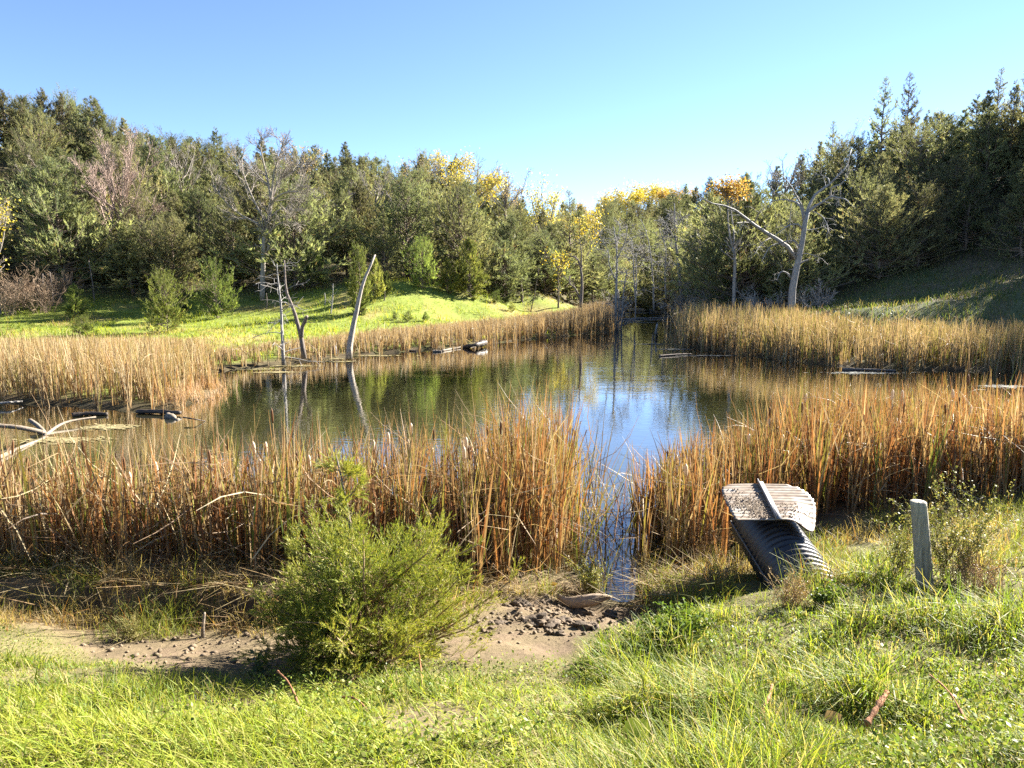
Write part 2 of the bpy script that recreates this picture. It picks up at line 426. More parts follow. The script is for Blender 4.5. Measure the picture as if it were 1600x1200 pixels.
n2 = N.new('ShaderNodeTexNoise'); n2.inputs['Scale'].default_value = 1.3; n2.inputs['Detail'].default_value = 6
L.new(tc.outputs['Object'], n1.inputs[0]); L.new(tc.outputs['Object'], n2.inputs[0])
ad = N.new('ShaderNodeMath'); ad.operation = 'ADD'; L.new(n1.outputs[0], ad.inputs[0]); L.new(n2.outputs[0], ad.inputs[1])
mr = N.new('ShaderNodeMapRange'); mr.inputs[1].default_value = 0.6; mr.inputs[2].default_value = 1.4; mr.inputs[3].default_value = 0.55; mr.inputs[4].default_value = 1.4
L.new(ad.outputs[0], mr.inputs[0])
mx = N.new('ShaderNodeMixRGB'); mx.blend_type = 'MULTIPLY'; mx.inputs[0].default_value = 1
L.new(at.outputs['Color'], mx.inputs[1]); L.new(mr.outputs[0], mx.inputs[2]); L.new(mx.outputs[0], b.inputs['Base Color'])
b.inputs['Roughness'].default_value = 0.95; b.inputs['Specular IOR Level'].default_value = 0.1
bp = N.new('ShaderNodeBump'); bp.inputs['Strength'].default_value = 0.7; bp.inputs['Distance'].default_value = 0.03
L.new(n1.outputs[0], bp.inputs['Height']); L.new(bp.outputs[0], b.inputs['Normal'])
M_GROUND = m
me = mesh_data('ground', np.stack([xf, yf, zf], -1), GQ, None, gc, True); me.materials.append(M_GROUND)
link('ground', me, kind='structure', label='grassy pond bank, meadow and hillsides around the water')

# ------------------------------------------------------------------ water
m, N, L, b, out = new_mat('pond_water')
b.inputs['Base Color'].default_value = (0.040, 0.038, 0.013, 1)
b.inputs['Roughness'].default_value = 0.03
b.inputs['IOR'].default_value = 1.33
tc = N.new('ShaderNodeTexCoord'); mp = N.new('ShaderNodeMapping'); mp.inputs['Scale'].default_value = (1.0, 2.2, 1); mp.inputs['Rotation'].default_value = (0, 0, 0.25)
L.new(tc.outputs['Object'], mp.inputs[0])
n1 = N.new('ShaderNodeTexNoise'); n1.inputs['Scale'].default_value = 3.2; n1.inputs['Detail'].default_value = 3
n2 = N.new('ShaderNodeTexNoise'); n2.inputs['Scale'].default_value = 0.35; n2.inputs['Detail'].default_value = 2
L.new(mp.outputs[0], n1.inputs[0]); L.new(mp.outputs[0], n2.inputs[0])
mu = N.new('ShaderNodeMath'); mu.operation = 'MULTIPLY'
mr = N.new('ShaderNodeMapRange'); mr.inputs[1].default_value = 0.35; mr.inputs[2].default_value = 0.7; mr.inputs[3].default_value = 0.25; mr.inputs[4].default_value = 1.0
L.new(n2.outputs[0], mr.inputs[0]); L.new(n1.outputs[0], mu.inputs[0]); L.new(mr.outputs[0], mu.inputs[1])
bp = N.new('ShaderNodeBump'); bp.inputs['Strength'].default_value = 0.35; bp.inputs['Distance'].default_value = 0.012
L.new(mu.outputs[0], bp.inputs['Height']); L.new(bp.outputs[0], b.inputs['Normal'])
b.inputs['Specular IOR Level'].default_value = 0.0; b.inputs['Roughness'].default_value = 0.6
gl = N.new('ShaderNodeBsdfGlossy'); gl.inputs['Roughness'].default_value = 0.025; L.new(bp.outputs[0], gl.inputs['Normal'])
fz = N.new('ShaderNodeFresnel'); fz.inputs[0].default_value = 1.45; L.new(bp.outputs[0], fz.inputs['Normal'])
fm = N.new('ShaderNodeMath'); fm.operation = 'MULTIPLY'; fm.use_clamp = True; fm.inputs[1].default_value = 2.2; L.new(fz.outputs[0], fm.inputs[0])
ms = N.new('ShaderNodeMixShader'); L.new(fm.outputs[0], ms.inputs[0]); L.new(b.outputs[0], ms.inputs[1]); L.new(gl.outputs[0], ms.inputs[2]); L.new(ms.outputs[0], out.inputs[0])
lo = POND.min(0) - 0.5; hi = POND.max(0) + 0.5
wx = np.linspace(lo[0], hi[0], 40); wy = np.linspace(lo[1], hi[1], 60)
WX, WY = np.meshgrid(wx, wy); ii = np.arange(40 * 60).reshape(60, 40)
me = mesh_data('water', np.stack([WX.ravel(), WY.ravel(), WX.ravel() * 0], -1), np.stack([ii[:-1, :-1], ii[:-1, 1:], ii[1:, 1:], ii[1:, :-1]], -1).reshape(-1, 4))
me.materials.append(m)
link('water', me, kind='structure', label='still murky pond water reflecting the trees and sky')

# ------------------------------------------------------------------ cedars
rng = np.random.default_rng(11)
def gen_cedar(seed, H, R, nb=150, style='cone', sparse=1.0, spray=1.0, tone=None):
    r = np.random.default_rng(seed)
    K = 9
    s = np.linspace(0, 1, K)
    tr = np.stack([r.normal(0, 0.012, K).cumsum() * H * 0.5, r.normal(0, 0.012, K).cumsum() * H * 0.5, s * H], -1); tr[0, :2] = 0
    tr[0, 2] = -0.4
    TR = (0.017 * H) * (1 - 0.93 * s)
    t = 0.04 + 0.95 * r.beta(1.0, 1.15, nb); t[:4] = r.uniform(0.82, 0.95, 4)
    az = np.arange(nb) * 2.39996 + r.normal(0, 0.5, nb)
    if style == 'cone': prof = (1.02 - t) ** 0.72 * sstep(-0.08, 0.18, t)
    elif style == 'oval': prof = np.sqrt(np.clip(1 - ((t - 0.36) / 0.66) ** 2, 0.01, 1))
    elif style == 'spire': prof = (1.02 - t) ** 1.1 * sstep(-0.1, 0.12, t) + 0.05
    else: prof = (1.03 - t) ** 0.55 * sstep(-0.1, 0.3, t)
    lump = 0.42 + 1.16 * vnoise(np.cos(az) * 1.3 + 5, t * 5 + np.sin(az) * 1.3, seed)
    Lb = R * prof * lump * r.uniform(0.75, 1.2, nb) + 0.10 * (1.05 - t)
    el = np.radians(r.normal(2, 9, nb) + 28 * t) if style == 'spire' else np.radians(r.normal(8, 9, nb) + 42 * t)
    x = t * (K - 1); k = np.minimum(x.astype(int), K - 2); f = (x - k)[:, None]
    base = tr[k] * (1 - f) + tr[k + 1] * f
    KB = 5; pts = [base]; e = el.copy()
    for j in range(KB - 1):
        d = np.stack([np.cos(e) * np.cos(az), np.cos(e) * np.sin(az), np.sin(e)], -1)
        pts.append(pts[-1] + d * (Lb / (KB - 1))[:, None]); e = e + np.radians(r.normal(7, 6, nb))
    P = np.stack(pts, 1)
    # secondary shoots
    ns = 8
    i = np.repeat(np.arange(nb), ns); M = len(i)
    u = r.uniform(0.22, 1.0, M) * (KB - 1); k = np.minimum(u.astype(int), KB - 2); f = (u - k)[:, None]
    p = P[i, k] * (1 - f) + P[i, k + 1] * f
    tan = unit(P[i, k + 1] - P[i, k])
    rv = r.normal(size=(M, 3)) * np.array([1, 1, 0.6]); d2 = unit(tan + 0.85 * unit(rv) + np.array([0, 0, 0.15]))
    L2 = (0.30 * Lb[i] * (1.1 - 0.55 * u / (KB - 1)) + 0.10 * np.clip(1.15 - t[i], 0.15, 1)) * r.uniform(0.6, 1.3, M)
    keep = r.random(M) < sparse
    p, d2, L2, i = p[keep], d2[keep], L2[keep], i[keep]; M = len(i)
    nsp = 12
    j = np.repeat(np.arange(M), nsp); Q = len(j)
    u = r.uniform(0.05, 1.0, Q)
    q = p[j] + d2[j] * (L2[j] * u)[:, None] + r.normal(0, 0.03, (Q, 3))
    dd = unit(d2[j] + 0.75 * unit(r.normal(size=(Q, 3))) + np.array([0, 0, 0.28]))
    ll = r.uniform(0.14, 0.38, Q) * spray * np.clip(1.25 - t[i][j], 0.28, 1)
    sd = unit(np.cross(dd, r.normal(size=(Q, 3))))
    w = ll * r.uniform(0.18, 0.32, Q)
    V = np.stack([q - sd * w[:, None] * 0.5, q + sd * w[:, None] * 0.5, q + dd * ll[:, None]], 1)
    T = np.arange(Q * 3).reshape(Q, 3)
    bt = r.random(nb)[i][j]
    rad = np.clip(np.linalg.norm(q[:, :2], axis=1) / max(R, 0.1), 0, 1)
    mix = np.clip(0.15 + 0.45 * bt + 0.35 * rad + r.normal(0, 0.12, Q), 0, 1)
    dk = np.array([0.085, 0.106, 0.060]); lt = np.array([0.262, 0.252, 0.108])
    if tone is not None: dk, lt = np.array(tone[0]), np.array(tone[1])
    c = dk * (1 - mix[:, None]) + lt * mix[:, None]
    br_ = r.random(Q) < 0.03; c[br_] = (0.16, 0.10, 0.05)
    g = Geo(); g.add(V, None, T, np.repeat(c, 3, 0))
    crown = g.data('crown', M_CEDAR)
    g = Geo(); V, Qd, T = tubes(tr[None], TR[None], 7); g.add(V, Qd, T)
    V, Qd, T = tubes(P, np.linspace(1, 0.25, KB)[None] * (0.006 * H * (1.1 - t) + 0.006)[:, None], 4, False); g.add(V, Qd, T)
    trunk = g.data('trunk', M_BARK, True)
    return crown, trunk, H
CED = []
specs = [(7, 2.5, 185, 'cone', 1), (7, 3.0, 195, 'cone', 1), (7, 2.1, 170, 'spire', 1), (7, 2.7, 190, 'oval', 1), (7, 3.1, 200, 'oval', 1), (7, 1.9, 150, 'spire', 0.9),
         (7, 2.8, 195, 'broad', 1), (7, 2.4, 175, 'cone', 0.85), (7, 2.6, 185, 'broad', 0.9), (7, 3.0, 195, 'cone', 0.95)]
for k, (H, R, nb, stl, sp) in enumerate(specs): CED.append(gen_cedar(100 + k, H, R, nb, stl, sp))
YT = ((0.075, 0.115, 0.035), (0.23, 0.26, 0.06))
SMALL = [gen_cedar(201, 2.6, 1.0, 90, 'cone', 1, 0.62, YT), gen_cedar(202, 2.6, 1.25, 95, 'oval', 1, 0.62, YT), gen_cedar(203, 2.6, 1.05, 90, 'broad', 0.85, 0.6, YT)]
SPIKY = gen_cedar(301, 9.4, 2.6, 170, 'spire', 0.6)
def put_tree(proto, x, y, h, wid, rz, label, group, name='cedar_tree', cat='tree', z=None, tilt=0):
    crown, trunk, H = proto
    z = g1(x, y) if z is None else z
    s = h / H
    t = thing(name, label, cat, (x, y, z), rz, group, (s * wid, s * wid, s))
    link('trunk', trunk, t); link('crown', crown, t)
    return t

SKX = np.array([-300, -100, 0, 60, 130, 190, 230, 300, 410, 500, 600, 640, 680, 740, 790, 820, 860, 900, 960, 1040, 1100, 1160, 1200, 1250, 1290, 1330, 1370, 1400, 1440, 1480, 1520, 1560, 1600, 1750, 2000])
SKY = np.array([95, 105, 122, 140, 135, 185, 205, 208, 215, 232, 240, 243, 243, 262, 280, 305, 320, 325, 318, 306, 292, 282, 268, 240, 222, 222, 200, 195, 180, 165, 140, 122, 112, 90, 70])
def skyline(b): return np.interp(b, SKX, SKY)
cand = []
def try_region(b0, b1, n, dmax, seed, hlo, hhi):
    r = np.random.default_rng(seed)
    for _ in range(n):
        b_ = r.uniform(b0, b1); d = dmax * r.random() ** 1.25
        Y = float(treeline(b_)) + 0.8 + d
        if Y > 235: continue
        X = (b_ - 800) / FPX * Y
        md = 2.85 + 0.03 * d + 0.008 * Y
        if any((X - c[0]) ** 2 + (Y - c[1]) ** 2 < md * md for c in cand): continue
        cand.append((X, Y, r.uniform(hlo, hhi), r.uniform(0.85, 1.25), d, r.random()))
try_region(-160, 900, 2600, 52, 1, 4.6, 8.0)
try_region(890, 1160, 2600, 140, 2, 6.0, 10.0)
try_region(1080, 1720, 1700, 26, 3, 4.2, 7.5)
try_region(1600, 2050, 500, 22, 4, 5.0, 7.5)
for q_ in [(170, 47.6, 4.0), (214, 47.2, 4.6), (245, 48.2, 4.2), (150, 49.5, 4.4)]: cand.append(((q_[0] - 800) / FPX * q_[1], q_[1], q_[2], 1.25, 1.0, 0.3 + q_[0] * 0.001))
# a ridge row whose tops draw the skyline
r = np.random.default_rng(5)
b_ = -120.0
while b_ < 1700:
    if b_ < 985: Y = float(np.interp(b_, [-200, 0, 400, 800, 900, 985], [70, 73, 80, 96, 205, 230]))
    else: Y = float(np.interp(b_, [985, 1100, 1200, 1290, 1440, 1600, 1750], [230, 155, 82, 64, 54, 49, 46]))
    X = (b_ - 800) / FPX * Y
    top = atY(b_, float(skyline(b_)) + r.uniform(-14, 16), Y)[2]
    h = top - g1(X, Y)
    if h > 2.5: cand.append((X, Y, min(h, 10.5 if Y < 110 else 16), r.uniform(0.8, 1.1), 99, r.random()))
    b_ += r.uniform(22, 40)
buf = np.full(2400, 2000.0)
kept = []
for X, Y, h, wd, d, rv in sorted(cand, key=lambda c: c[1]):
    z = g1(X, Y); b_ = 800 + FPX * X / Y
    tx, ty = proj(np.array(X), np.array(Y), np.array(z + h))
    lim = float(skyline(tx)) + (rv - 0.35) * 22
    if ty < lim and d != 99:
        nh = atY(float(tx), lim, Y)[2] - z
        if nh < 2.6: continue
        h = nh; ty = lim
    if 885 < b_ < 1145 and Y < 125:
        zm = (np.interp(b_, [885, 1065, 1145], [0.125, 0.13, 0.165]) * Y - 3.2) * (0.9 + 0.2 * rv)
        if z + h > zm:
            h = zm - z
            if h < 1.8: continue
            tx, ty = proj(np.array(X), np.array(Y), np.array(z + h))
    hw = int(max(3, 0.2 * h * FPX / Y))
    i0 = int(np.clip(tx - hw + 400, 0, 2398)); i1 = int(np.clip(tx + hw + 400, i0 + 1, 2399))
    if ty > np.percentile(buf[i0:i1], 60) - 5 and b_ < 1540: continue
    if abs(b_ - 413) < 26 and Y < 50: continue
    if 1195 < b_ < 1275 and Y < 37: continue
    ramp = np.abs(np.arange(i0, i1) - (i0 + i1) / 2) / (hw + 1)
    buf[i0:i1] = np.minimum(buf[i0:i1], ty + ramp * h * FPX / Y * 0.55)
    kept.append((X, Y, z, h, wd, d, rv, b_))
ORD = ['first', 'second', 'third', 'fourth', 'fifth', 'sixth', 'seventh', 'eighth', 'ninth', 'tenth', 'eleventh', 'twelfth', 'thirteenth', 'fourteenth', 'fifteenth', 'sixteenth', 'seventeenth', 'eighteenth', 'nineteenth', 'twentieth', 'twenty first', 'twenty second', 'twenty third', 'twenty fourth', 'twenty fifth', 'twenty sixth', 'twenty seventh', 'twenty eighth', 'twenty ninth', 'thirtieth']
SHAPE = ['pointed', 'broad pointed', 'narrow', 'rounded', 'wide rounded', 'thin', 'broad topped', 'open', 'bushy', 'wide pointed']
LM = [(-400, 'above the brown brush at the left edge'), (110, 'behind the smallest meadow cedars'), (215, 'around the pinkish bare tree'), (330, 'between the two bare crowned trees'),
      (430, 'around the tall bare tree'), (520, 'uphill from the leaning snag'), (640, 'above the sunlit meadow knoll'), (740, 'near the bare yellow tinged tree'), (840, 'beside the pale yellow tree'),
      (900, 'at the head of the valley'), (985, 'beyond the flooded dead trees'), (1080, 'behind the slim orange topped tree'), (1180, 'behind the big dead tree'), (1290, 'just past the big dead tree'),
      (1380, 'over the sunlit strip of slope'), (1480, 'in the upper corner of the shaded hill'), (1580, 'at the right edge of the shaded hill')]
ncount = 0
rows = {}
for k in sorted(range(len(kept)), key=lambda k: kept[k][7]):
    X, Y, z, h, wd, d, rv, b_ = kept[k]
    zone = [l for x0, l in LM if b_ >= x0][-1]
    band = 'ridge top' if d == 99 else ('front row' if d < 7 else ('mid slope' if d < 20 else 'high slope'))
    rows.setdefault((zone, band), []).append(k)
for (zone, band), ks in rows.items():
    for q_, k in enumerate(ks):
        X, Y, z, h, wd, d, rv, b_ = kept[k]
        pi = int(rv * 997) % len(CED)
        if d == 99: pi = [0, 2, 5, 7, 2, 5][int(rv * 991) % 6]
        w_ = wd * (1.0 if h > 5 else 1.15)
        o_ = '' if len(ks) == 1 else ' ' + (ORD[q_] if q_ < 30 else 'last') + ' from left'
        put_tree(CED[pi], X, Y, h, w_, rv * 6.28, f'{SHAPE[pi]} {band} cedar{o_} {zone}', f'{band} cedars {zone}', z=z)
        ncount += 1
print('cedars', ncount)
# small cedars on the meadow, each at its own spot
MEAD = [(118, 500, 445, 0, 1.1, 'small bright cedar nearest the left edge of the meadow'), (262, 520, 440, 1, 1.0, 'bushy double cedar standing on the meadow behind the reeds'), (288, 487, 447, 2, 0.9, 'leaning side cedar just behind the bushy double cedar'),
        (340, 497, 420, 1, 0.95, 'round cedar on a bare stem on the sunlit meadow'), (490, 448, 385, 1, 0.9, 'small round cedar on the slope beside the tall bare tree'), (562, 492, 392, 2, 0.8, 'loose cedar directly behind the leaning grey snag'),
        (588, 470, 405, 0, 0.8, 'narrow cedar touching the loose cedar behind the snag'), (605, 462, 425, 0, 0.8, 'tiny cedar at the foot of the sunlit knoll'), (660, 450, 385, 1, 0.95, 'round cedar on top of the sunlit knoll'), (700, 458, 404, 0, 0.9, 'small pointed cedar beside the knoll cedar'),
        (735, 465, 375, 0, 1.0, 'pointed cedar at the right end of the meadow trees'), (775, 474, 457, 1, 1.3, 'low dark cedar seedling on open meadow grass'), (800, 487, 474, 1, 1.3, 'tiny cedar seedling near the far reeds'), (638, 503, 488, 1, 1.4, 'low cedar seedling at the edge of the meadow reeds'), (665, 502, 487, 0, 1.3, 'small grey cedar seedling above the shoreline logs'),
        (617, 500, 489, 1, 1.2, 'smallest cedar seedling right of the leaning snag'), (130, 524, 497, 1, 1.5, 'low spreading cedar below the smallest bright cedar')]
for px, py, pt, k, wd, lab in MEAD:
    p = ground_at(px, py)
    h = (py - pt) / FPX * p[1]
    put_tree(SMALL[k], p[0], p[1], h, wd * 0.74, px * 0.37, lab, 'young cedars on the meadow', 'young_cedar', z=p[2])
put_tree(SPIKY, *(atY(888, 455, 64)[:2]), 9.8, 1.0, 1.0, 'tall spiky cedar with open branches at the head of the pond', None)
for px, Y, top, lab in [(1362, 57, 118, 'taller thin spire rising from the right ridge, left of a pair'), (1384, 57, 116, 'thin spire rising from the right ridge, right of a pair'), (1287, 65, 188, 'lone thin spire on the right ridge above the dead tree'), (1524, 52, 105, 'ragged spire on the high right ridge'), (1560, 52, 98, 'highest ragged spire at the right corner')]:
    x = (px - 800) / FPX * Y; z = g1(x, Y); h = atY(px, top, Y)[2] - z
    put_tree(SPIKY, x, Y, h, 0.8, px, lab, None, z=z)

# ------------------------------------------------------------------ bare and autumn trees
def limb_arrays(limbs, K=10):
    P = np.stack([resample(l[0], K) for l in limbs]); R = np.stack([np.linspace(l[1], l[2], K) for l in limbs])
    return P, R
def tree_from_limbs(name, label, cat, limbs, mat, seed, levels, ntrunk=1, group=None, leaves=None, sides=8):
    """limbs: (world points, r0, r1); the first ntrunk are the trunk; levels: grow() settings for finer wood"""
    r = np.random.default_rng(seed)
    b0 = np.array(limbs[0][0][0]); loc = np.array([b0[0], b0[1], g1(b0[0], b0[1])])
    P, R = limb_arrays(limbs)
    P = P + np.cumsum(r.normal(0, 0.15, P.shape) * R[:, :, None], axis=1) * 0.5
    P = P - loc
    t = thing(name, label, cat, loc, 0, group)
    g = Geo(); V, Q, T = tubes(P[:ntrunk], R[:ntrunk], sides); g.add(V, Q, T); link('trunk', g.data('trunk', mat, True), t)
    g = Geo()
    if len(P) > ntrunk: V, Q, T = tubes(P[ntrunk:], R[ntrunk:], 6); g.add(V, Q, T)
    cp, cr = P, R; tips = []
    for lv in levels:
        cp, cr = grow(r, cp, cr, **lv)
        V, Q, T = tubes(cp, cr, 4 if lv.get('K', 4) > 3 else 3, False); g.add(V, Q, T)
        tips.append(cp)
    if g.n: link('branches', g.data('branches', mat, True), t)
    if leaves is not None:
        n, size, cols, pick = leaves
        tp = tips[-1].reshape(-1, 3)
        tp = tp[pick(tp)] if pick is not None else tp
        q = tp[r.integers(0, len(tp), n)] + r.normal(0, size * 1.8, (n, 3))
        g = Geo(); leaf_quads(g, r, q, size, cols); link('crown', g.data('crown', M_AUT), t)
    return t
def leaf_quads(g, r, q, size, cols, flat=0.0):
    n = len(q); a = unit(r.normal(size=(n, 3))); bb = unit(np.cross(a, r.normal(size=(n, 3))))
    s = size * r.uniform(0.6, 1.3, n)[:, None]
    V = np.stack([q - a * s * 0.5, q + bb * s * 0.3, q + a * s * 0.5, q - bb * s * 0.3], 1)
    cc = np.asarray(cols)[r.integers(0, len(cols), n)] * r.uniform(0.75, 1.2, (n, 1))
    g.add(V, np.arange(n * 4).reshape(n, 4), None, np.repeat(cc, 4, 0))
def zl(x0, y0, sc, Y, pts, dY=0.0, r=None):
    n = len(pts)
    return [atY(x0 + u / sc, y0 + v / sc, Y + dY * (i / max(n - 1, 1)) ** 1.2) for i, (u, v) in enumerate(pts)]

Z1 = lambda pts, dY=0: zl(1090, 230, 4.615, 34, pts, dY)
big = [(Z1([(668, 1180), (690, 950), (715, 830), (735, 740), (750, 640), (765, 540), (785, 465)]), 0.19, 0.10),
       (Z1([(705, 800), (640, 710), (560, 655), (470, 600), (390, 545), (330, 495), (250, 440), (180, 420), (100, 405), (45, 375)], -2.5), 0.11, 0.02),
       (Z1([(768, 530), (745, 430), (700, 390), (620, 375), (530, 388)], 1.5), 0.07, 0.018),
       (Z1([(770, 540), (765, 450), (720, 370), (680, 290), (640, 240), (600, 200), (560, 165)], -1.2), 0.06, 0.015),
       (Z1([(785, 470), (820, 390), (860, 330), (950, 270), (1030, 185), (1080, 130), (1095, 60), (1110, 15)], 1.8), 0.075, 0.015),
       (Z1([(780, 480), (850, 425), (920, 385), (960, 355), (1040, 370), (1075, 380), (1100, 415)], -1.5), 0.08, 0.018),
       (Z1([(955, 358), (970, 290), (1040, 265), (1075, 200), (1090, 130)], -1.3), 0.05, 0.015),
       (Z1([(950, 265), (940, 225), (885, 200), (840, 195)], 0.6), 0.035, 0.012),
       (Z1([(755, 600), (730, 560), (670, 560), (610, 595), (555, 635)], -1.0), 0.05, 0.014),
       (Z1([(735, 730), (700, 680), (640, 680), (560, 700)], -1.2), 0.055, 0.014),
       (Z1([(755, 765), (810, 770), (890, 800)], -0.5), 0.03, 0.01), (Z1([(775, 600), (850, 590), (930, 568)], 0.4), 0.03, 0.01),
       (Z1([(830, 460), (900, 500), (935, 560), (940, 620)], -1.3), 0.028, 0.01), (Z1([(668, 940), (640, 905), (600, 900), (570, 960)], -0.5), 0.05, 0.012),
       (Z1([(675, 410), (668, 520), (665, 630)], 1.0), 0.025, 0.01), (Z1([(600, 690), (520, 720), (460, 830)], -1.4), 0.03, 0.01),
       (Z1([(540, 645), (470, 690), (410, 770)], -1.8), 0.03, 0.01), (Z1([(400, 550), (340, 540), (280, 545)], -2.2), 0.03, 0.01), (Z1([(410, 540), (440, 480), (460, 445)], -2.0), 0.04, 0.02)]
tree_from_limbs('dead_tree', 'large grey dead tree with crooked bare limbs on the shaded right shore', 'tree', big, M_DEAD, 3,
                [dict(n=5, t0=0.35, t1=1, ln=0.8, ang=0.8, up=-0.03, K=5, wig=0.22, rf=0.45, rmin=0.008), dict(n=3, t0=0.3, t1=1, ln=0.35, ang=0.8, up=0, K=3, wig=0.2, rmin=0.006)])
Z1b = lambda pts, dY=0: zl(1090, 230, 4.615, 40, pts, dY)
slim = [(Z1b([(260, 1150), (265, 900), (265, 790), (255, 720)]), 0.10, 0.085), (Z1b([(255, 722), (232, 640), (220, 540), (218, 440), (225, 330)]), 0.06, 0.03), (Z1b([(258, 722), (262, 600), (245, 480), (255, 350)], 0.7), 0.055, 0.025)]
AUT_O = [(0.38, 0.23, 0.06), (0.40, 0.28, 0.08), (0.32, 0.18, 0.06), (0.36, 0.30, 0.1)]
tree_from_limbs('slender_tree', 'slender twin stemmed tree with a small orange crown', 'tree', slim, M_TWIG, 4,
                [dict(n=9, t0=0.72, t1=1, ln=1.5, ang=0.75, up=0.1, K=5, rf=0.5), dict(n=5, t0=0.3, t1=1, ln=0.7, ang=0.7, up=0.06, K=4, rmin=0.008)], 1,
                leaves=(1500, 0.15, AUT_O, lambda tp: (tp[:, 2] > np.percentile(tp[:, 2], 58))))
# tall bare tree and pinkish multi-stemmed bare tree on the left
Z0 = lambda pts, Y, dY=0: zl(0, 80, 2.963, Y, pts, dY)
tall = [(Z0([(1215, 1150), (1218, 1000), (1225, 860), (1245, 780), (1255, 700)], 46), 0.17, 0.10),
        (Z0([(1225, 860), (1195, 800), (1120, 760), (1050, 700), (990, 620)], 46, -1.5), 0.09, 0.03), (Z0([(1250, 740), (1265, 690), (1320, 655), (1380, 650)], 46, -1), 0.08, 0.03),
        (Z0([(1255, 710), (1290, 600), (1350, 560), (1410, 520)], 46, 1), 0.08, 0.025), (Z0([(1255, 700), (1240, 600), (1215, 500), (1200, 420)], 46, 0.5), 0.09, 0.025),
        (Z0([(1255, 700), (1270, 560), (1300, 470), (1310, 420)], 46, -1.5), 0.09, 0.025), (Z0([(1235, 800), (1180, 700), (1130, 580), (1120, 500)], 46, 1.5), 0.08, 0.025),
        (Z0([(1240, 780), (1300, 730), (1370, 740), (1420, 700)], 46, 1.4), 0.06, 0.02), (Z0([(1225, 860), (1290, 800), (1360, 790)], 46, -1.2), 0.05, 0.02)]
tree_from_limbs('bare_tree', 'tall bare deciduous tree with a fan of fine grey twigs on the left hill edge', 'tree', tall, M_TWIG, 5,
                [dict(n=9, t0=0.25, t1=1, ln=2.0, ang=0.6, up=0.1, K=5, rf=0.55, rmin=0.014), dict(n=7, t0=0.2, t1=1, ln=0.95, ang=0.6, up=0.05, K=4, rf=0.6, rmin=0.010), dict(n=4, t0=0.2, t1=1, ln=0.5, ang=0.6, up=0.03, K=3, rf=0.7, rmin=0.008)])
pk = [(Z0([(560, 1100), (560, 850), (555, 700)], 50), 0.16, 0.09)]
rr = np.random.default_rng(8)
for k in range(15):
    u0 = 560 + rr.uniform(-10, 10); v0 = rr.uniform(700, 900); a = rr.uniform(-1.25, 1.15)
    Lk = rr.uniform(230, 360)
    u1 = u0 + Lk * math.sin(a) * 0.85; v1 = v0 - Lk * math.cos(a) * 0.95 - 30
    pk.append((Z0([(u0, v0), (u0 + (u1 - u0) * 0.45, v0 + (v1 - v0) * 0.28), (u1, v1)], 50, rr.uniform(-2.2, 2.2)), 0.06, 0.02))
M_PINK = rough_mat('pinkish_twigs', (0.24, 0.17, 0.135), (0.42, 0.32, 0.27), 3, (4, 4, 1))
tree_from_limbs('bare_tree', 'bushy bare tree with pinkish upright twigs among the left cedars', 'tree', pk, M_PINK, 6,
                [dict(n=8, t0=0.2, t1=1, ln=1.7, ang=0.45, up=0.12, K=4, rf=0.5, rmin=0.014), dict(n=6, t0=0.2, t1=1, ln=0.9, ang=0.5, up=0.1, K=4, rf=0.6, rmin=0.011), dict(n=3, t0=0.2, t1=1, ln=0.45, ang=0.5, up=0.08, K=3, rf=0.7, rmin=0.009)])
def gen_decid(name, label, px, Y, base_py, top_py, spread, seed, mat, leaves, nl=9, group=None, lean=0.0, dens=1.0):
    r = np.random.default_rng(seed)
    x = (px - 800) / FPX * Y; z = g1(x, Y); H = atY(px, top_py, Y)[2] - z
    limbs = [([np.array([x, Y, z - 0.3]), np.array([x + lean * 0.3, Y, z + H * 0.25]), np.array([x + lean * 0.7, Y + 0.2, z + H * 0.5]), np.array([x + lean, Y, z + H * 0.72])], 0.02 * H, 0.008 * H)]
    for k in range(nl):
        f = r.uniform(0.3, 0.7); a = k * 2.4 + r.uniform(-0.4, 0.4); s = spread * r.uniform(0.5, 1.0)
        p0 = np.array([x + lean * f, Y, z + H * f]); up = H * (0.98 - f) * r.uniform(0.55, 1.0)
        limbs.append(([p0, p0 + np.array([math.cos(a) * s * 0.5, math.sin(a) * s * 0.5, up * 0.35]), p0 + np.array([math.cos(a) * s, math.sin(a) * s, up])], 0.008 * H, 0.0025 * H))
    return tree_from_limbs(name, label, 'tree', limbs, mat, seed, [dict(n=7, t0=0.3, t1=1, ln=H * 0.16, ang=0.6, up=0.08, K=4, rf=0.5, rmin=0.012), dict(n=5, t0=0.2, t1=1, ln=H * 0.08, ang=0.6, up=0.04, K=3, rf=0.6, rmin=0.010)], 1, group, leaves)
YEL = [(0.44, 0.38, 0.06), (0.48, 0.43, 0.08), (0.34, 0.32, 0.07), (0.46, 0.34, 0.05)]
YGR = [(0.42, 0.42, 0.09), (0.5, 0.46, 0.12), (0.34, 0.36, 0.08), (0.55, 0.46, 0.08)]
TAN_ = [(0.30, 0.24, 0.14), (0.36, 0.28, 0.17), (0.25, 0.22, 0.12), (0.4, 0.33, 0.18)]
half = lambda q: (lambda tp: tp[:, 2] < np.percentile(tp[:, 2], q))
hi_ = lambda q: (lambda tp: tp[:, 2] > np.percentile(tp[:, 2], q))
gen_decid('yellow_tree', 'half bare tree with bright yellow leaves above the left cedars', 745, 76, 400, 248, 3.0, 21, M_TWIG, (2600, 0.21, YEL, half(72)), 10)
gen_decid('yellow_tree', 'yellow leaved tree on the ridge behind the half bare one', 712, 86, 400, 242, 3.0, 22, M_TWIG, (1500, 0.22, YEL, hi_(50)), 9)
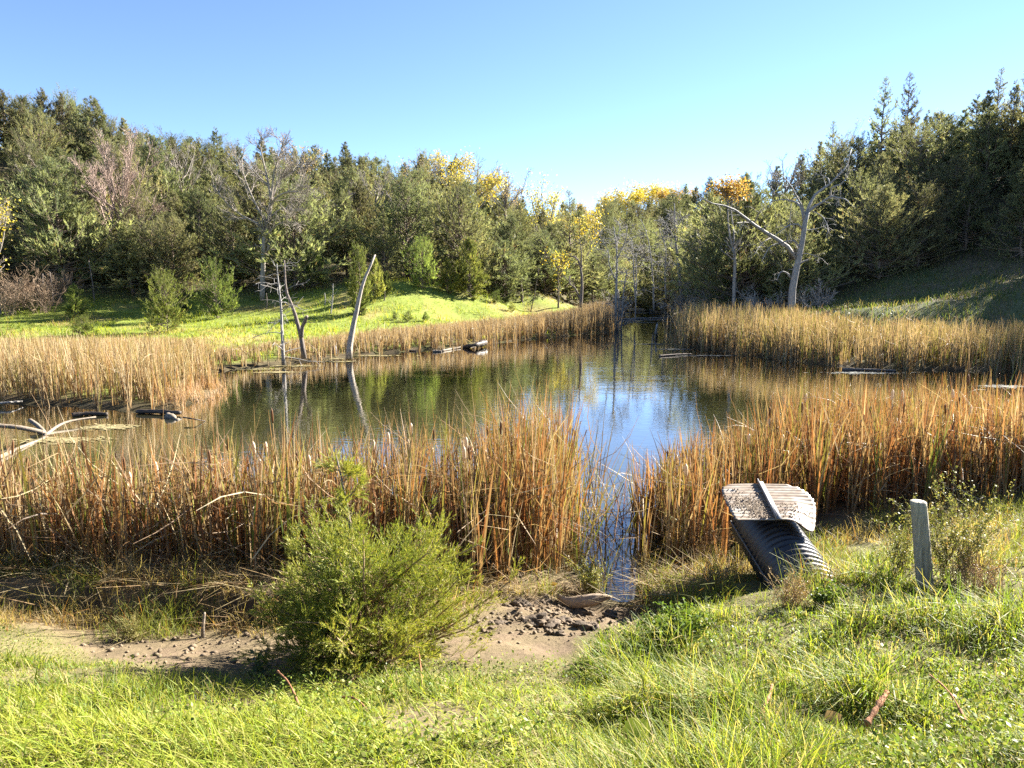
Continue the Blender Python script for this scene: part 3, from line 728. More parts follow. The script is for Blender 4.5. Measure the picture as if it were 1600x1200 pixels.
gen_decid('tan_tree', 'thinly leaved tan tree on the ridge right of the yellow tree', 790, 84, 400, 266, 3.6, 23, M_TWIG, (1300, 0.18, TAN_, None), 11)
gen_decid('tan_tree', 'thinly leaved tan tree on the ridge left of the yellow trees', 660, 84, 400, 246, 3.2, 24, M_TWIG, (1100, 0.18, TAN_, None), 11)
gen_decid('tan_tree', 'bare tan tree on the ridge over the tall bare tree', 470, 72, 400, 226, 2.6, 28, M_TWIG, (700, 0.18, TAN_, None), 11)
gen_decid('pale_yellow_tree', 'tall pale yellow green tree against the sky at the valley mouth', 848, 78, 440, 288, 2.4, 25, M_TWIG, (2300, 0.2, YGR, None), 9)
gen_decid('yellow_tree', 'yellow tree behind the spiky cedar', 905, 74, 440, 330, 2.3, 26, M_TWIG, (1700, 0.2, YEL, None), 9)
gen_decid('small_yellow_tree', 'small tree with a clump of golden leaves left of the crooked dark tree', 872, 56, 460, 392, 0.9, 27, M_DARKBARK, (420, 0.15, YEL, None), 6)
gen_decid('broad_yellow_tree', 'broad rounded yellow tree in the middle of the far valley', 965, 190, 420, 302, 7.0, 31, M_TWIG, (5200, 0.42, YEL, None), 12)
gen_decid('broad_yellow_tree', 'bright yellow tree on the far skyline beside the orange one', 1012, 205, 420, 288, 7.2, 32, M_TWIG, (5200, 0.44, YEL, None), 12)
gen_decid('orange_tree', 'orange tree on the far skyline right of the yellow trees', 1050, 195, 420, 294, 5.4, 33, M_TWIG, (3400, 0.42, AUT_O, None), 10)
gen_decid('orange_tree', 'small far orange tree left of the broad yellow one', 922, 220, 420, 320, 5.6, 34, M_TWIG, (2600, 0.42, AUT_O, None), 10)
gen_decid('yellow_tree', 'yellow leaved sapling cut off by the left edge', 2, 40, 420, 312, 1.2, 35, M_TWIG, (600, 0.14, YEL, None), 7)
for px_, Y_, top_, sp_, sd_, lab_ in [(300, 64, 222, 2.4, 36, 'bare grey crowned tree high between the pinkish tree and the tall bare tree'), (592, 66, 262, 2.4, 37, 'bare grey crowned tree above the leaning snag'), (640, 60, 300, 2.2, 38, 'low bare tree above the meadow knoll'), (92, 58, 250, 2.2, 39, 'bare tree left of the pinkish bare tree'), (1216, 66, 236, 2.2, 40, 'thin bare tree on the right ridge left of the big dead tree'), (520, 60, 300, 2.0, 42, 'bare tree between the tall bare tree and the snag')]:
    gen_decid('bare_tree', lab_, px_, Y_, 440, top_, sp_, sd_, M_TWIG, None, 11)
# flooded dead trees at the inlet
Z3 = lambda pts, Y, dY=0: zl(900, 300, 4.614, Y, pts, dY)
dl = [dict(n=20, t0=0.08, t1=0.95, ln=1.3, ang=1.15, up=-0.05, K=5, wig=0.15, rf=0.4, rmin=0.012, taper=0.6), dict(n=5, t0=0.2, t1=1, ln=0.6, ang=0.7, up=-0.03, K=4, wig=0.15, rf=0.6, rmin=0.009)]
tree_from_limbs('dead_cedar', 'grey dead tree with several thin stems at the reed corner of the inlet', 'tree',
                [(Z3([(285, 1010), (288, 800), (292, 650), (295, 500), (290, 400), (270, 250)], 45), 0.11, 0.03), (Z3([(305, 1010), (312, 850), (305, 700)], 45, 0.4), 0.10, 0.05), (Z3([(295, 440), (300, 340), (320, 225)], 45, 0.5), 0.05, 0.015),
                 (Z3([(298, 480), (335, 400), (362, 330), (366, 235)], 45, -0.6), 0.05, 0.015), (Z3([(285, 640), (240, 520), (235, 430), (190, 340), (150, 265)], 45, -0.6), 0.05, 0.015), (Z3([(325, 1000), (345, 700), (370, 560)], 45, 0.4), 0.07, 0.03)], M_DEAD, 41, dl, 1)
tree_from_limbs('dead_cedar', 'grey dead cedar with a pointed top in front of the shaded valley side', 'tree',
                [(Z3([(768, 800), (750, 650), (732, 480), (715, 330), (712, 200), (708, 80)], 50), 0.16, 0.025), (Z3([(715, 275), (748, 225), (760, 175)], 50, -0.4), 0.05, 0.015), (Z3([(705, 325), (660, 250), (620, 180)], 50, 0.5), 0.04, 0.015),
                 (Z3([(718, 330), (650, 322), (605, 338)], 50, -0.7), 0.04, 0.015), (Z3([(722, 350), (800, 362), (880, 410)], 50, -0.5), 0.04, 0.015)], M_DEAD, 42, dl, 1)
tree_from_limbs('dead_cedar', 'thin leaning dead stem between the two flooded dead trees', 'tree',
                [(Z3([(562, 850), (555, 650), (540, 470), (520, 340), (495, 260), (465, 195)], 54), 0.09, 0.02), (Z3([(545, 480), (600, 520), (680, 530)], 54, -0.5), 0.05, 0.02)], M_DEAD, 43, dl, 1)
tree_from_limbs('dead_cedar', 'short dead stem with a tangled skirt in the flooded inlet', 'tree',
                [(Z3([(430, 800), (415, 600), (410, 430), (400, 350), (365, 295)], 52), 0.08, 0.02), (Z3([(415, 560), (470, 480), (500, 420)], 52, -0.5), 0.04, 0.015)], M_DEAD, 44, dl, 1)
tree_from_limbs('dead_cedar', 'short leaning dead stem just left of the pointed dead cedar', 'tree',
                [(Z3([(650, 760), (640, 600), (650, 420), (625, 330), (595, 250)], 53), 0.08, 0.02)], M_DEAD, 45, dl, 1)
tree_from_limbs('crooked_tree', 'crooked dark tree with a bent side limb on the far meadow shore', 'tree',
                [(zl(500, 180, 2.963, 47, [(1205, 890), (1212, 800), (1208, 720), (1190, 660), (1150, 650)]), 0.13, 0.04), (zl(500, 180, 2.963, 47, [(1205, 850), (1180, 800), (1155, 780), (1155, 745)]), 0.07, 0.03), (zl(500, 180, 2.963, 47, [(1208, 720), (1210, 640), (1200, 570)]), 0.06, 0.02)], M_DARKBARK, 46,
                [dict(n=5, t0=0.4, t1=1, ln=0.9, ang=0.8, up=0.02, K=5, wig=0.2, rf=0.5, rmin=0.012), dict(n=4, t0=0.2, t1=1, ln=0.4, ang=0.7, up=0, K=3, rmin=0.01)], 1)
M_SNAG = rough_mat('barkless_snag', (0.16, 0.13, 0.105), (0.44, 0.385, 0.32), 3, (10, 10, 0.8), 0.75, 0.9, 0.03, (0.32, 0.275, 0.225))
Z2 = lambda pts, Y, dY=0: zl(390, 380, 5.457, Y, pts, dY)
tree_from_limbs('leaning_snag', 'tall barkless snag leaning over the far water edge', 'snag', [(Z2([(848, 985), (850, 940), (855, 850), (890, 680), (930, 500), (960, 370), (985, 290), (1020, 220), (1045, 160), (1072, 95)], 28, 0.8), 0.135, 0.035)], M_SNAG, 51, [], 1, sides=12)
tree_from_limbs('forked_snag', 'grey forked snag with a broken stub at the water edge', 'snag', [(Z2([(468, 985), (455, 900), (438, 790), (410, 690), (375, 570), (335, 470), (308, 400), (305, 300), (297, 150)], 26.5, 0.5), 0.10, 0.025), (Z2([(440, 800), (450, 720), (470, 670), (488, 628)], 26.5, -0.3), 0.085, 0.06)], M_DARKBARK, 52,
                [dict(n=3, t0=0.6, t1=1, ln=0.7, ang=1.0, up=-0.05, K=4, wig=0.2, rf=0.3, rmin=0.006)], 1, sides=10)
tree_from_limbs('dead_sapling', 'small whitish dead cedar with drooping bare branches beside the forked snag', 'tree', [(Z2([(290, 1040), (285, 900), (275, 750), (268, 560), (255, 420), (240, 300), (232, 180)], 26), 0.075, 0.015)], M_DEAD, 53,
                [dict(n=34, t0=0.05, t1=0.98, ln=1.3, ang=1.25, up=-0.10, K=6, wig=0.16, rf=0.3, rmin=0.008, taper=0.45), dict(n=3, t0=0.3, t1=1, ln=0.4, ang=0.7, up=-0.04, K=3, rf=0.6, rmin=0.006)], 1)
for px, py, top, Y0, lab, ln_ in [(516, 490, 443, 0, 'thin pale bare sapling on the meadow between the snags', 4), (507, 476, 458, 0, 'short dark stake beside the pale sapling', 0), (416, 484, 458, 0, 'dark short post at the foot of the tall bare tree', 0), (815, 472, 438, 0, 'broken grey trunk on the far meadow', -2), (828, 488, 418, 0, 'leaning thin pole by the far reeds', 14),
                            (63, 480, 428, 0, 'bare sapling near the brown brush, on its left', 3), (83, 478, 425, 0, 'bare forked sapling near the brown brush, on its right', -5), (148, 470, 408, 0, 'thin bare stem in the shade behind the meadow', -9), (992, 500, 395, 48, 'thin straight dead stem in the inlet', 2), (600, 470, 448, 0, 'short stake at the foot of the knoll', 0)]:
    p = ground_at(px, py) if Y0 == 0 else atY(px, py, Y0); Y = p[1]; b0 = atY(px, py + 4, Y); tp = atY(px + ln_, top, Y)
    rad = 0.05 if 'trunk' not in lab else 0.13
    tree_from_limbs('bare_sapling' if 'sapling' in lab or 'stem' in lab else 'stake', lab, 'sapling' if 'sapling' in lab or 'stem' in lab else 'post', [([b0, (b0 + tp) / 2 + np.array([0.05, 0, 0]), tp], rad, rad * 0.5)], M_DEAD if 'pale' in lab or 'dead' in lab else M_DARKBARK, int(px), [] if ('stake' in lab or 'post' in lab or 'trunk' in lab) else [dict(n=6, t0=0.3, t1=1, ln=0.6, ang=0.8, up=0.08, K=4, rf=0.4, rmin=0.01)], 1, sides=6)

# bare brown brush at the left and brush under the right hill
def brush(name, label, px, py, h, w, seed, mat, n=26, group=None, Y=None):
    p = ground_at(px, py) if Y is None else atY(px, py, Y)
    r = np.random.default_rng(seed)
    t = thing(name, label, 'shrub', (p[0], p[1], g1(p[0], p[1])), 0, group)
    az = r.uniform(0, 6.28, n)
    base = np.stack([r.normal(0, w * 0.2, n), r.normal(0, w * 0.2, n), np.full(n, -0.1)], -1)
    P = blade_curves(base, h * r.uniform(0.6, 1.15, n), az, r.uniform(0.05, 0.8, n) * w / h, r.uniform(0, 0.5, n), 6)
    R = np.linspace(0.018, 0.006, 6)[None].repeat(n, 0)
    g = Geo(); V, Q, T = tubes(P, R, 4, False); g.add(V, Q, T)
    stems = link('stems', g.data('stems', mat, True), t)
    g = Geo(); P2, R2 = grow(r, P, R, 7, 0.2, 1, h * 0.42, 0.6, 0.06, 4, 0.15, 0.7, rmin=0.009); V, Q, T = tubes(P2, R2, 3, False); g.add(V, Q, T)
    P3, R3 = grow(r, P2, R2, 3, 0.2, 1, h * 0.2, 0.6, 0.05, 3, 0.15, 0.8, rmin=0.007); V, Q, T = tubes(P3, R3, 3, False); g.add(V, Q, T)
    link('twigs', g.data('twigs', mat, True), t)
    return t
M_BRUSH = rough_mat('brown_brush', (0.17, 0.115, 0.075), (0.34, 0.25, 0.17), 3)
for k, (px, py, lab) in enumerate([(12, 492, 'brown bare shrub at the far left edge of the meadow'), (38, 484, 'tallest brown bare shrub left of the meadow'), (66, 488, 'brown bare shrub nearest the smallest bright cedar'), (-20, 484, 'brown bare shrub cut by the picture edge'), (85, 470, 'brown bare shrub in the shade behind the others')]):
    brush('bare_shrub', lab, px, py, 2.4 if k == 1 else 1.8, 1.6, 60 + k, M_BRUSH, group='brown shrubs left of the meadow')
M_GREYB = rough_mat('grey_brush', (0.20, 0.175, 0.15), (0.38, 0.34, 0.30), 3)
for k, (px, Y, h, lab) in enumerate([(966, 58, 2.4, 'grey brush tangle on the bank behind the multi stemmed dead tree'), (1004, 96, 4.2, 'grey brush tangle behind the thin inlet stem'), (1032, 94, 4.4, 'grey brush tangle in the middle of the inlet head'), (1066, 60, 2.4, 'low grey brush at the foot of the pointed dead cedar'), (1075, 48, 3.0, 'grey brush right of the pointed dead cedar'), (1105, 44, 2.8, 'grey brush in the shade left of the slim orange topped tree'), (1172, 40, 2.2, 'grey brush right of the slim orange topped tree'), (1200, 38, 1.8, 'low grey brush left of the big dead tree'), (940, 54, 2.2, 'grey brush behind the corner of far reeds'), (1275, 36, 1.6, 'low grey brush right of the big dead tree trunk')]):
    x = (px - 800) / FPX * Y
    brush('grey_brush', lab, px, 480, h * 0.85, 2.2, 80 + k, M_GREYB, 17, 'grey brush along the shaded shore', Y)

# ------------------------------------------------------------------ culvert, cover sheet, post
m, N, L, b, out = new_mat('culvert_metal')
tc = N.new('ShaderNodeTexCoord'); n1 = N.new('ShaderNodeTexNoise'); n1.inputs['Scale'].default_value = 5; n1.inputs['Detail'].default_value = 9; n1.inputs['Roughness'].default_value = 0.7
L.new(tc.outputs['Object'], n1.inputs[0])
cr = N.new('ShaderNodeValToRGB'); e = cr.color_ramp.elements
e[0].position = 0.36; e[0].color = (0.012, 0.012, 0.016, 1); e[1].position = 0.8; e[1].color = (0.06, 0.056, 0.052, 1)
L.new(n1.outputs[0], cr.inputs[0]); L.new(cr.outputs[0], b.inputs['Base Color']); b.inputs['Roughness'].default_value = 0.4; b.inputs['Specular IOR Level'].default_value = 0.6
bp = N.new('ShaderNodeBump'); bp.inputs['Strength'].default_value = 0.25; bp.inputs['Distance'].default_value = 0.01; L.new(n1.outputs[0], bp.inputs['Height']); L.new(bp.outputs[0], b.inputs['Normal'])
M_PIPE = m
pA = np.array([2.53, 4.95, 0.42]); pB = np.array([2.47, 6.75, 0.80])
pipe = thing('culvert_pipe', 'dark ribbed metal culvert pipe running out of the grassy bank', 'pipe', pA)
ax = pB - pA; Lp = np.linalg.norm(ax); ax = ax / Lp
ns, nr = 170, 40
s = np.linspace(0, Lp, ns); rad = 0.275 + 0.012 * np.sin(s / 0.072 * 2 * math.pi)
uu = unit(np.cross(ax, [0, 0, 1.0])); vv = np.cross(uu, ax)
a = np.arange(nr) * 2 * math.pi / nr
ring = np.cos(a)[:, None] * uu + np.sin(a)[:, None] * vv
Vo = s[:, None, None] * ax + rad[:, None, None] * ring[None]
Vi = s[:, None, None] * ax + (rad - 0.012)[:, None, None] * ring[None]
ii = np.arange(ns * nr).reshape(ns, nr)
def strip(ii): A, B = ii[:-1], ii[1:]; return np.stack([A, np.roll(A, -1, 1), np.roll(B, -1, 1), B], -1).reshape(-1, 4)
g = Geo(); g.add(Vo.reshape(-1, 3), strip(ii)); g.add(Vi.reshape(-1, 3), strip(ii)[:, ::-1])
e1 = ii[-1]; e2 = e1 + ns * nr
g.Q.append(np.stack([e1, np.roll(e1, -1), np.roll(e2, -1), e2], -1))
link('pipe_barrel', g.data('pipe_barrel', M_PIPE, True), pipe)
# lengthwise lap seam along the left side
sm = np.linspace(0.2, Lp, 60); sa = math.radians(176)
rv = math.cos(sa) * uu + math.sin(sa) * vv
P = (sm[:, None] * ax + 0.292 * rv)[None]; g = Geo(); V, Q, T = tubes(P, np.full((1, 60), 0.009), 6); g.add(V, Q, T); link('seam', g.data('seam', rough_mat('seam_grey', (0.09, 0.08, 0.07), (0.22, 0.2, 0.175), 9), True), pipe)

m, N, L, b, out = new_mat('rusty_galvanised_sheet')
tc = N.new('ShaderNodeTexCoord'); n1 = N.new('ShaderNodeTexNoise'); n1.inputs['Scale'].default_value = 3.2; n1.inputs['Detail'].default_value = 8; n1.inputs['Roughness'].default_value = 0.65
n2 = N.new('ShaderNodeTexNoise'); n2.inputs['Scale'].default_value = 22; n2.inputs['Detail'].default_value = 6
mp = N.new('ShaderNodeMapping'); mp.inputs['Scale'].default_value = (0.6, 2.4, 1)
L.new(tc.outputs['Object'], mp.inputs[0]); L.new(mp.outputs[0], n1.inputs[0]); L.new(tc.outputs['Object'], n2.inputs[0])
cr = N.new('ShaderNodeValToRGB'); e = cr.color_ramp.elements
e[0].position = 0.36; e[0].color = (0.27, 0.25, 0.225, 1); e[1].position = 0.60; e[1].color = (0.115, 0.062, 0.034, 1)
q = e.new(0.50); q.color = (0.205, 0.15, 0.10, 1)
mi = N.new('ShaderNodeMath'); mi.operation = 'MULTIPLY_ADD'; mi.inputs[1].default_value = 0.3; L.new(n2.outputs[0], mi.inputs[0])
sb = N.new('ShaderNodeMath'); sb.operation = 'SUBTRACT'; sb.inputs[1].default_value = 0.15; L.new(n1.outputs[0], sb.inputs[0]); L.new(sb.outputs[0], mi.inputs[2])
L.new(mi.outputs[0], cr.inputs[0]); L.new(cr.outputs[0], b.inputs['Base Color']); b.inputs['Roughness'].default_value = 0.55; b.inputs['Metallic'].default_value = 0.15
M_SHEET = m
sheet = thing('corrugated_cover', 'rusty corrugated metal sheet covering the end of the culvert pipe', 'metal sheet', (2.39, 6.5, 1.1))
nu, nv = 34, 150
Uu, Vv = np.meshgrid(np.linspace(0, 1, nu), np.linspace(0, 1, nv))
vk = [0, 0.12, 0.3, 0.5, 0.7, 0.85, 0.93, 1.0]
lx = np.interp(Vv, vk, [1.94, 1.95, 1.97, 2.0, 2.03, 2.07, 2.12, 2.24]); rx = np.interp(Vv, vk, [2.63, 2.70, 2.78, 2.86, 2.88, 2.86, 2.82, 2.70])
jag = 0.018 * (fbm(Vv * 30, Vv * 0 + 1, 3, 2) - 0.4)
X = lx + jag + (rx - lx - 2 * jag) * Uu; Y = 5.98 + 1.02 * Vv + 0.02 * np.sin(Uu * 3)
droop = -0.06 * sstep(0.62, 1.0, Uu) ** 1.3 * (1 - sstep(0.05, 0.38, Vv)) - 0.05 * sstep(0.75, 1, Uu) * (1 - sstep(0.3, 0.7, Vv))
Zs = 1.095 + 0.03 * Vv + 0.0085 * np.sin(Vv * 1.02 / 0.08 * 2 * math.pi) + droop + 0.02 * (fbm(X * 2, Y * 2, 7, 2) - 0.4) + 0.03 * (1 - sstep(0, 0.15, Uu)) * (Vv > 2)
top = np.stack([X - 2.35, Y - 6.5, Zs - 1.1], -1).reshape(-1, 3)
ii = np.arange(nu * nv).reshape(nv, nu); Q = np.stack([ii[:-1, :-1], ii[:-1, 1:], ii[1:, 1:], ii[1:, :-1]], -1).reshape(-1, 4)
g = Geo(); g.add(top, Q); g.add(top - np.array([0, 0, 0.004]), Q[:, ::-1])
edge = np.concatenate([ii[0, :], ii[1:, -1], ii[-1, -2::-1], ii[-2:0:-1, 0]]); e2 = edge + nu * nv
g.Q.append(np.stack([np.roll(edge, -1), edge, e2, np.roll(e2, -1)], -1))
link('sheet', g.data('sheet', M_SHEET, True), sheet)
def box_between(g, A, B, wdt, hgt, off=0.0):
    A = np.array(A, float); B = np.array(B, float); d = unit(B - A); sd = unit(np.cross(d, [0, 0, 1.0])); up = np.cross(sd, d)
    V = [p + sd * (off + sx * wdt / 2) + up * sz * hgt for p in (A, B) for sx in (-1, 1) for sz in (0, 1)]
    F = [[0, 1, 3, 2], [4, 6, 7, 5], [0, 4, 5, 1], [2, 3, 7, 6], [1, 5, 7, 3], [0, 2, 6, 4]]
    g.add(np.array(V), np.array(F))
g = Geo(); A = (2.51 - 2.35, 7.01 - 6.5, 0.045); B = (2.315 - 2.35, 5.965 - 6.5, 0.012)
box_between(g, A, B, 0.055, 0.005); A2 = (A[0], A[1], A[2] + 0.0052); B2 = (B[0], B[1], B[2] + 0.0052); box_between(g, A2, B2, 0.006, 0.03, 0.0245)
link('angle_bar', g.data('angle_bar', rough_mat('grey_steel', (0.12, 0.12, 0.13), (0.30, 0.29, 0.29), 14, rough=0.5, bump=0.2)), sheet)
r = np.random.default_rng(17); g = Geo()
n = 900; q = np.stack([np.clip(r.normal(2.2, 0.10, n), 2.0, 2.36), np.clip(r.normal(6.30, 0.17, n), 6.02, 6.8)], -1)
q = np.concatenate([q, np.stack([r.uniform(2.32, 2.66, 160), r.uniform(6.05, 6.4, 160)], -1)])
n = len(q); oc = np.array([[1, 0, 0], [-1, 0, 0], [0, 1, 0], [0, -1, 0], [0, 0, 1], [0, 0, -1]]) * 1.0
of = np.array([[0, 2, 4], [2, 1, 4], [1, 3, 4], [3, 0, 4], [2, 0, 5], [1, 2, 5], [3, 1, 5], [0, 3, 5]])
sz = r.uniform(0.003, 0.009, n)
vq = (q[:, 1] - 5.98) / 1.02
cz_ = 1.095 + 0.03 * vq + 0.004 + 0.009
V = np.stack([q[:, 0] - 2.35, q[:, 1] - 6.5, cz_ - 1.1], -1)[:, None, :] + oc[None] * sz[:, None, None] * r.uniform(0.7, 1.3, (n, 6, 1))
g.add(V, None, (of[None] + (np.arange(n) * 6)[:, None, None]).reshape(-1, 3))
link('gravel', g.data('gravel', rough_mat('tan_gravel', (0.13, 0.10, 0.07), (0.30, 0.235, 0.17), 40)), sheet, kind='stuff')

# fence post
pp = ground_at(1446, 918); post = thing('wooden_post', 'weathered grey wooden fence post standing in grass right of the culvert', 'post', (pp[0], pp[1], pp[2]))
topp = atY(1435, 784, pp[1]); Hh = topp[2] - pp[2]; lean = topp[0] - pp[0]
nr, ns = 40, 30; a = np.arange(nr) * 2 * math.pi / nr
g = Geo(); rows = []
r = np.random.default_rng(3); crack = np.zeros(nr)
for c_ in (4, 9, 14, 19, 23, 27, 31, 36): crack[c_] = r.uniform(0.006, 0.016)
for j in range(ns):
    f = j / (ns - 1); z = -0.25 + (Hh + 0.25) * f
    rr_ = 0.061 - 0.004 * f + 0.004 * (vnoise(a * 2, a * 0 + f * 3, 2) - 0.5) - crack * (0.5 + 0.7 * vnoise(a * 0 + f * 4, a * 5, 5))
    rows.append(np.stack([rr_ * np.cos(a) + lean * (z / Hh), rr_ * np.sin(a), np.full(nr, z)], -1))
rows.append(np.stack([0.052 * np.cos(a) + lean, 0.052 * np.sin(a), np.full(nr, Hh + 0.004)], -1))
V = np.concatenate(rows); ii = np.arange(len(V)).reshape(-1, nr); g.add(V, strip(ii))
ctr = len(V); g.add(np.array([[lean, 0, Hh + 0.002]])); g.T.append(np.array([[ii[-1, k], ii[-1, (k + 1) % nr], ctr] for k in range(nr)]))
M_POST = rough_mat('grey_post_wood', (0.17, 0.155, 0.115), (0.42, 0.385, 0.30), 6, (14, 14, 0.7), 0.85, 0.8, 0.008, (0.30, 0.275, 0.215))
link('post_body', g.data('post_body', M_POST), post)

# ------------------------------------------------------------------ foreground cedar bush
def gen_bush():
    r = np.random.default_rng(77)
    base = ground_at(572, 1022)
    t = thing('cedar_bush', 'feathery bright green young cedar bush on the near bank', 'bush', base)
    trunk = [(np.array([[0, 0, -0.15], [0.01, 0, 0.25], [-0.04, 0.02, 0.6], [-0.09, 0.03, 0.95], [-0.13, 0.03, 1.25], [-0.17, 0.02, 1.48]]), 0.035, 0.004)]
    P0, R0 = limb_arrays(trunk)
    nb = 120
    tt = np.concatenate([r.beta(1.0, 1.7, nb - 10) * 0.36 + 0.05, r.uniform(0.46, 0.95, 10)])
    az = np.arange(nb) * 2.39996 + r.normal(0, 0.4, nb)
    x = tt * 9; k = np.minimum(x.astype(int), 8); f = (x - k)[:, None]
    p = P0[0, k] * (1 - f) + P0[0, k + 1] * f
    side = np.where(np.cos(az) > 0, 1.25, 0.98)
    Lb = np.where(tt < 0.46, 0.86 - 0.75 * tt, 0.34 * (1.02 - tt) + 0.04) * r.uniform(0.6, 1.25, nb) * side
    el = np.radians(np.where(tt < 0.5, 10 + 62 * tt / 0.5 * r.uniform(0.25, 1.05, nb), 35 + r.normal(0, 10, nb)))
    KB = 7; pts = [p]; e = el; a_ = az.copy()
    for j in range(KB - 1):
        d = np.stack([np.cos(e) * np.cos(a_), np.cos(e) * np.sin(a_), np.sin(e)], -1)
        pts.append(pts[-1] + d * (Lb / (KB - 1))[:, None]); e = e + np.radians(r.normal(4, 7, nb)); a_ = a_ + r.normal(0, 0.1, nb)
    P1 = np.stack(pts, 1); R1 = np.linspace(1, 0.25, KB)[None] * (0.004 + 0.009 * Lb)[:, None]
    lowb = tt < 0.44
    P2a, R2a = grow(r, P1[lowb], R1[lowb], 13, 0.18, 1.0, 0.30, 0.62, 0.05, 4, 0.10, 0.45, 0.4, 0.45, 0.0014)
    P2b, R2b = grow(r, P1[~lowb], R1[~lowb], 7, 0.15, 1.0, 0.11, 0.6, 0.05, 4, 0.10, 0.45, 0.4, 0.45, 0.0014)
    P2, R2 = np.concatenate([P2a, P2b]), np.concatenate([R2a, R2b])
    P3, R3 = grow(r, P2, R2, 8, 0.1, 1.0, 0.12, 0.5, 0.05, 3, 0.08, 0.6, 0.5, 0.4, 0.001)
    g = Geo(); V, Q, T = tubes(P0, R0, 8); g.add(V, Q, T); link('trunk', g.data('trunk', M_DARKBARK, True), t)
    M_BTWIG = rough_mat('bush_twig', (0.17, 0.11, 0.06), (0.36, 0.26, 0.16), 10)
    g = Geo(); V, Q, T = tubes(P1, R1, 5, False); g.add(V, Q, T); V, Q, T = tubes(P2, R2, 3, False); g.add(V, Q, T); link('branches', g.data('branches', M_BTWIG, True), t)
    # needle shoots along P2 and P3
    g = Geo()
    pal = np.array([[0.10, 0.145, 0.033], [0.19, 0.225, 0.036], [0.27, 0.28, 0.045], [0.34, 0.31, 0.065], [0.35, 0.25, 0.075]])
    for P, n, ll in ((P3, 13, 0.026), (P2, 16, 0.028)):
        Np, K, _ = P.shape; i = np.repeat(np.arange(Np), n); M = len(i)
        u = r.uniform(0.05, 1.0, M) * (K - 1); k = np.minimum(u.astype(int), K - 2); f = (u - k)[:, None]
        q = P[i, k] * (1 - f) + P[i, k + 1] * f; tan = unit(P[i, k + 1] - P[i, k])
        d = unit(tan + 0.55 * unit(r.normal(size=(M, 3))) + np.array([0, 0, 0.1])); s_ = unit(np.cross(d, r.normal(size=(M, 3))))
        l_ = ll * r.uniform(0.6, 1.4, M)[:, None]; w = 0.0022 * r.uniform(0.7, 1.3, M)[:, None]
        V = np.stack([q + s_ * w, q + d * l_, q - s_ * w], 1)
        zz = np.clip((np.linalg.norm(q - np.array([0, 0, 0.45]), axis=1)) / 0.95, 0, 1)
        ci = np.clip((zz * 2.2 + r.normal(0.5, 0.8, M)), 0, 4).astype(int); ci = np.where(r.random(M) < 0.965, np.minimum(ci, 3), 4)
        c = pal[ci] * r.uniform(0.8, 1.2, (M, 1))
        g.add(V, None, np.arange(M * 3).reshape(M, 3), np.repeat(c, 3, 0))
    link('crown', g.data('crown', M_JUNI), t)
gen_bush()

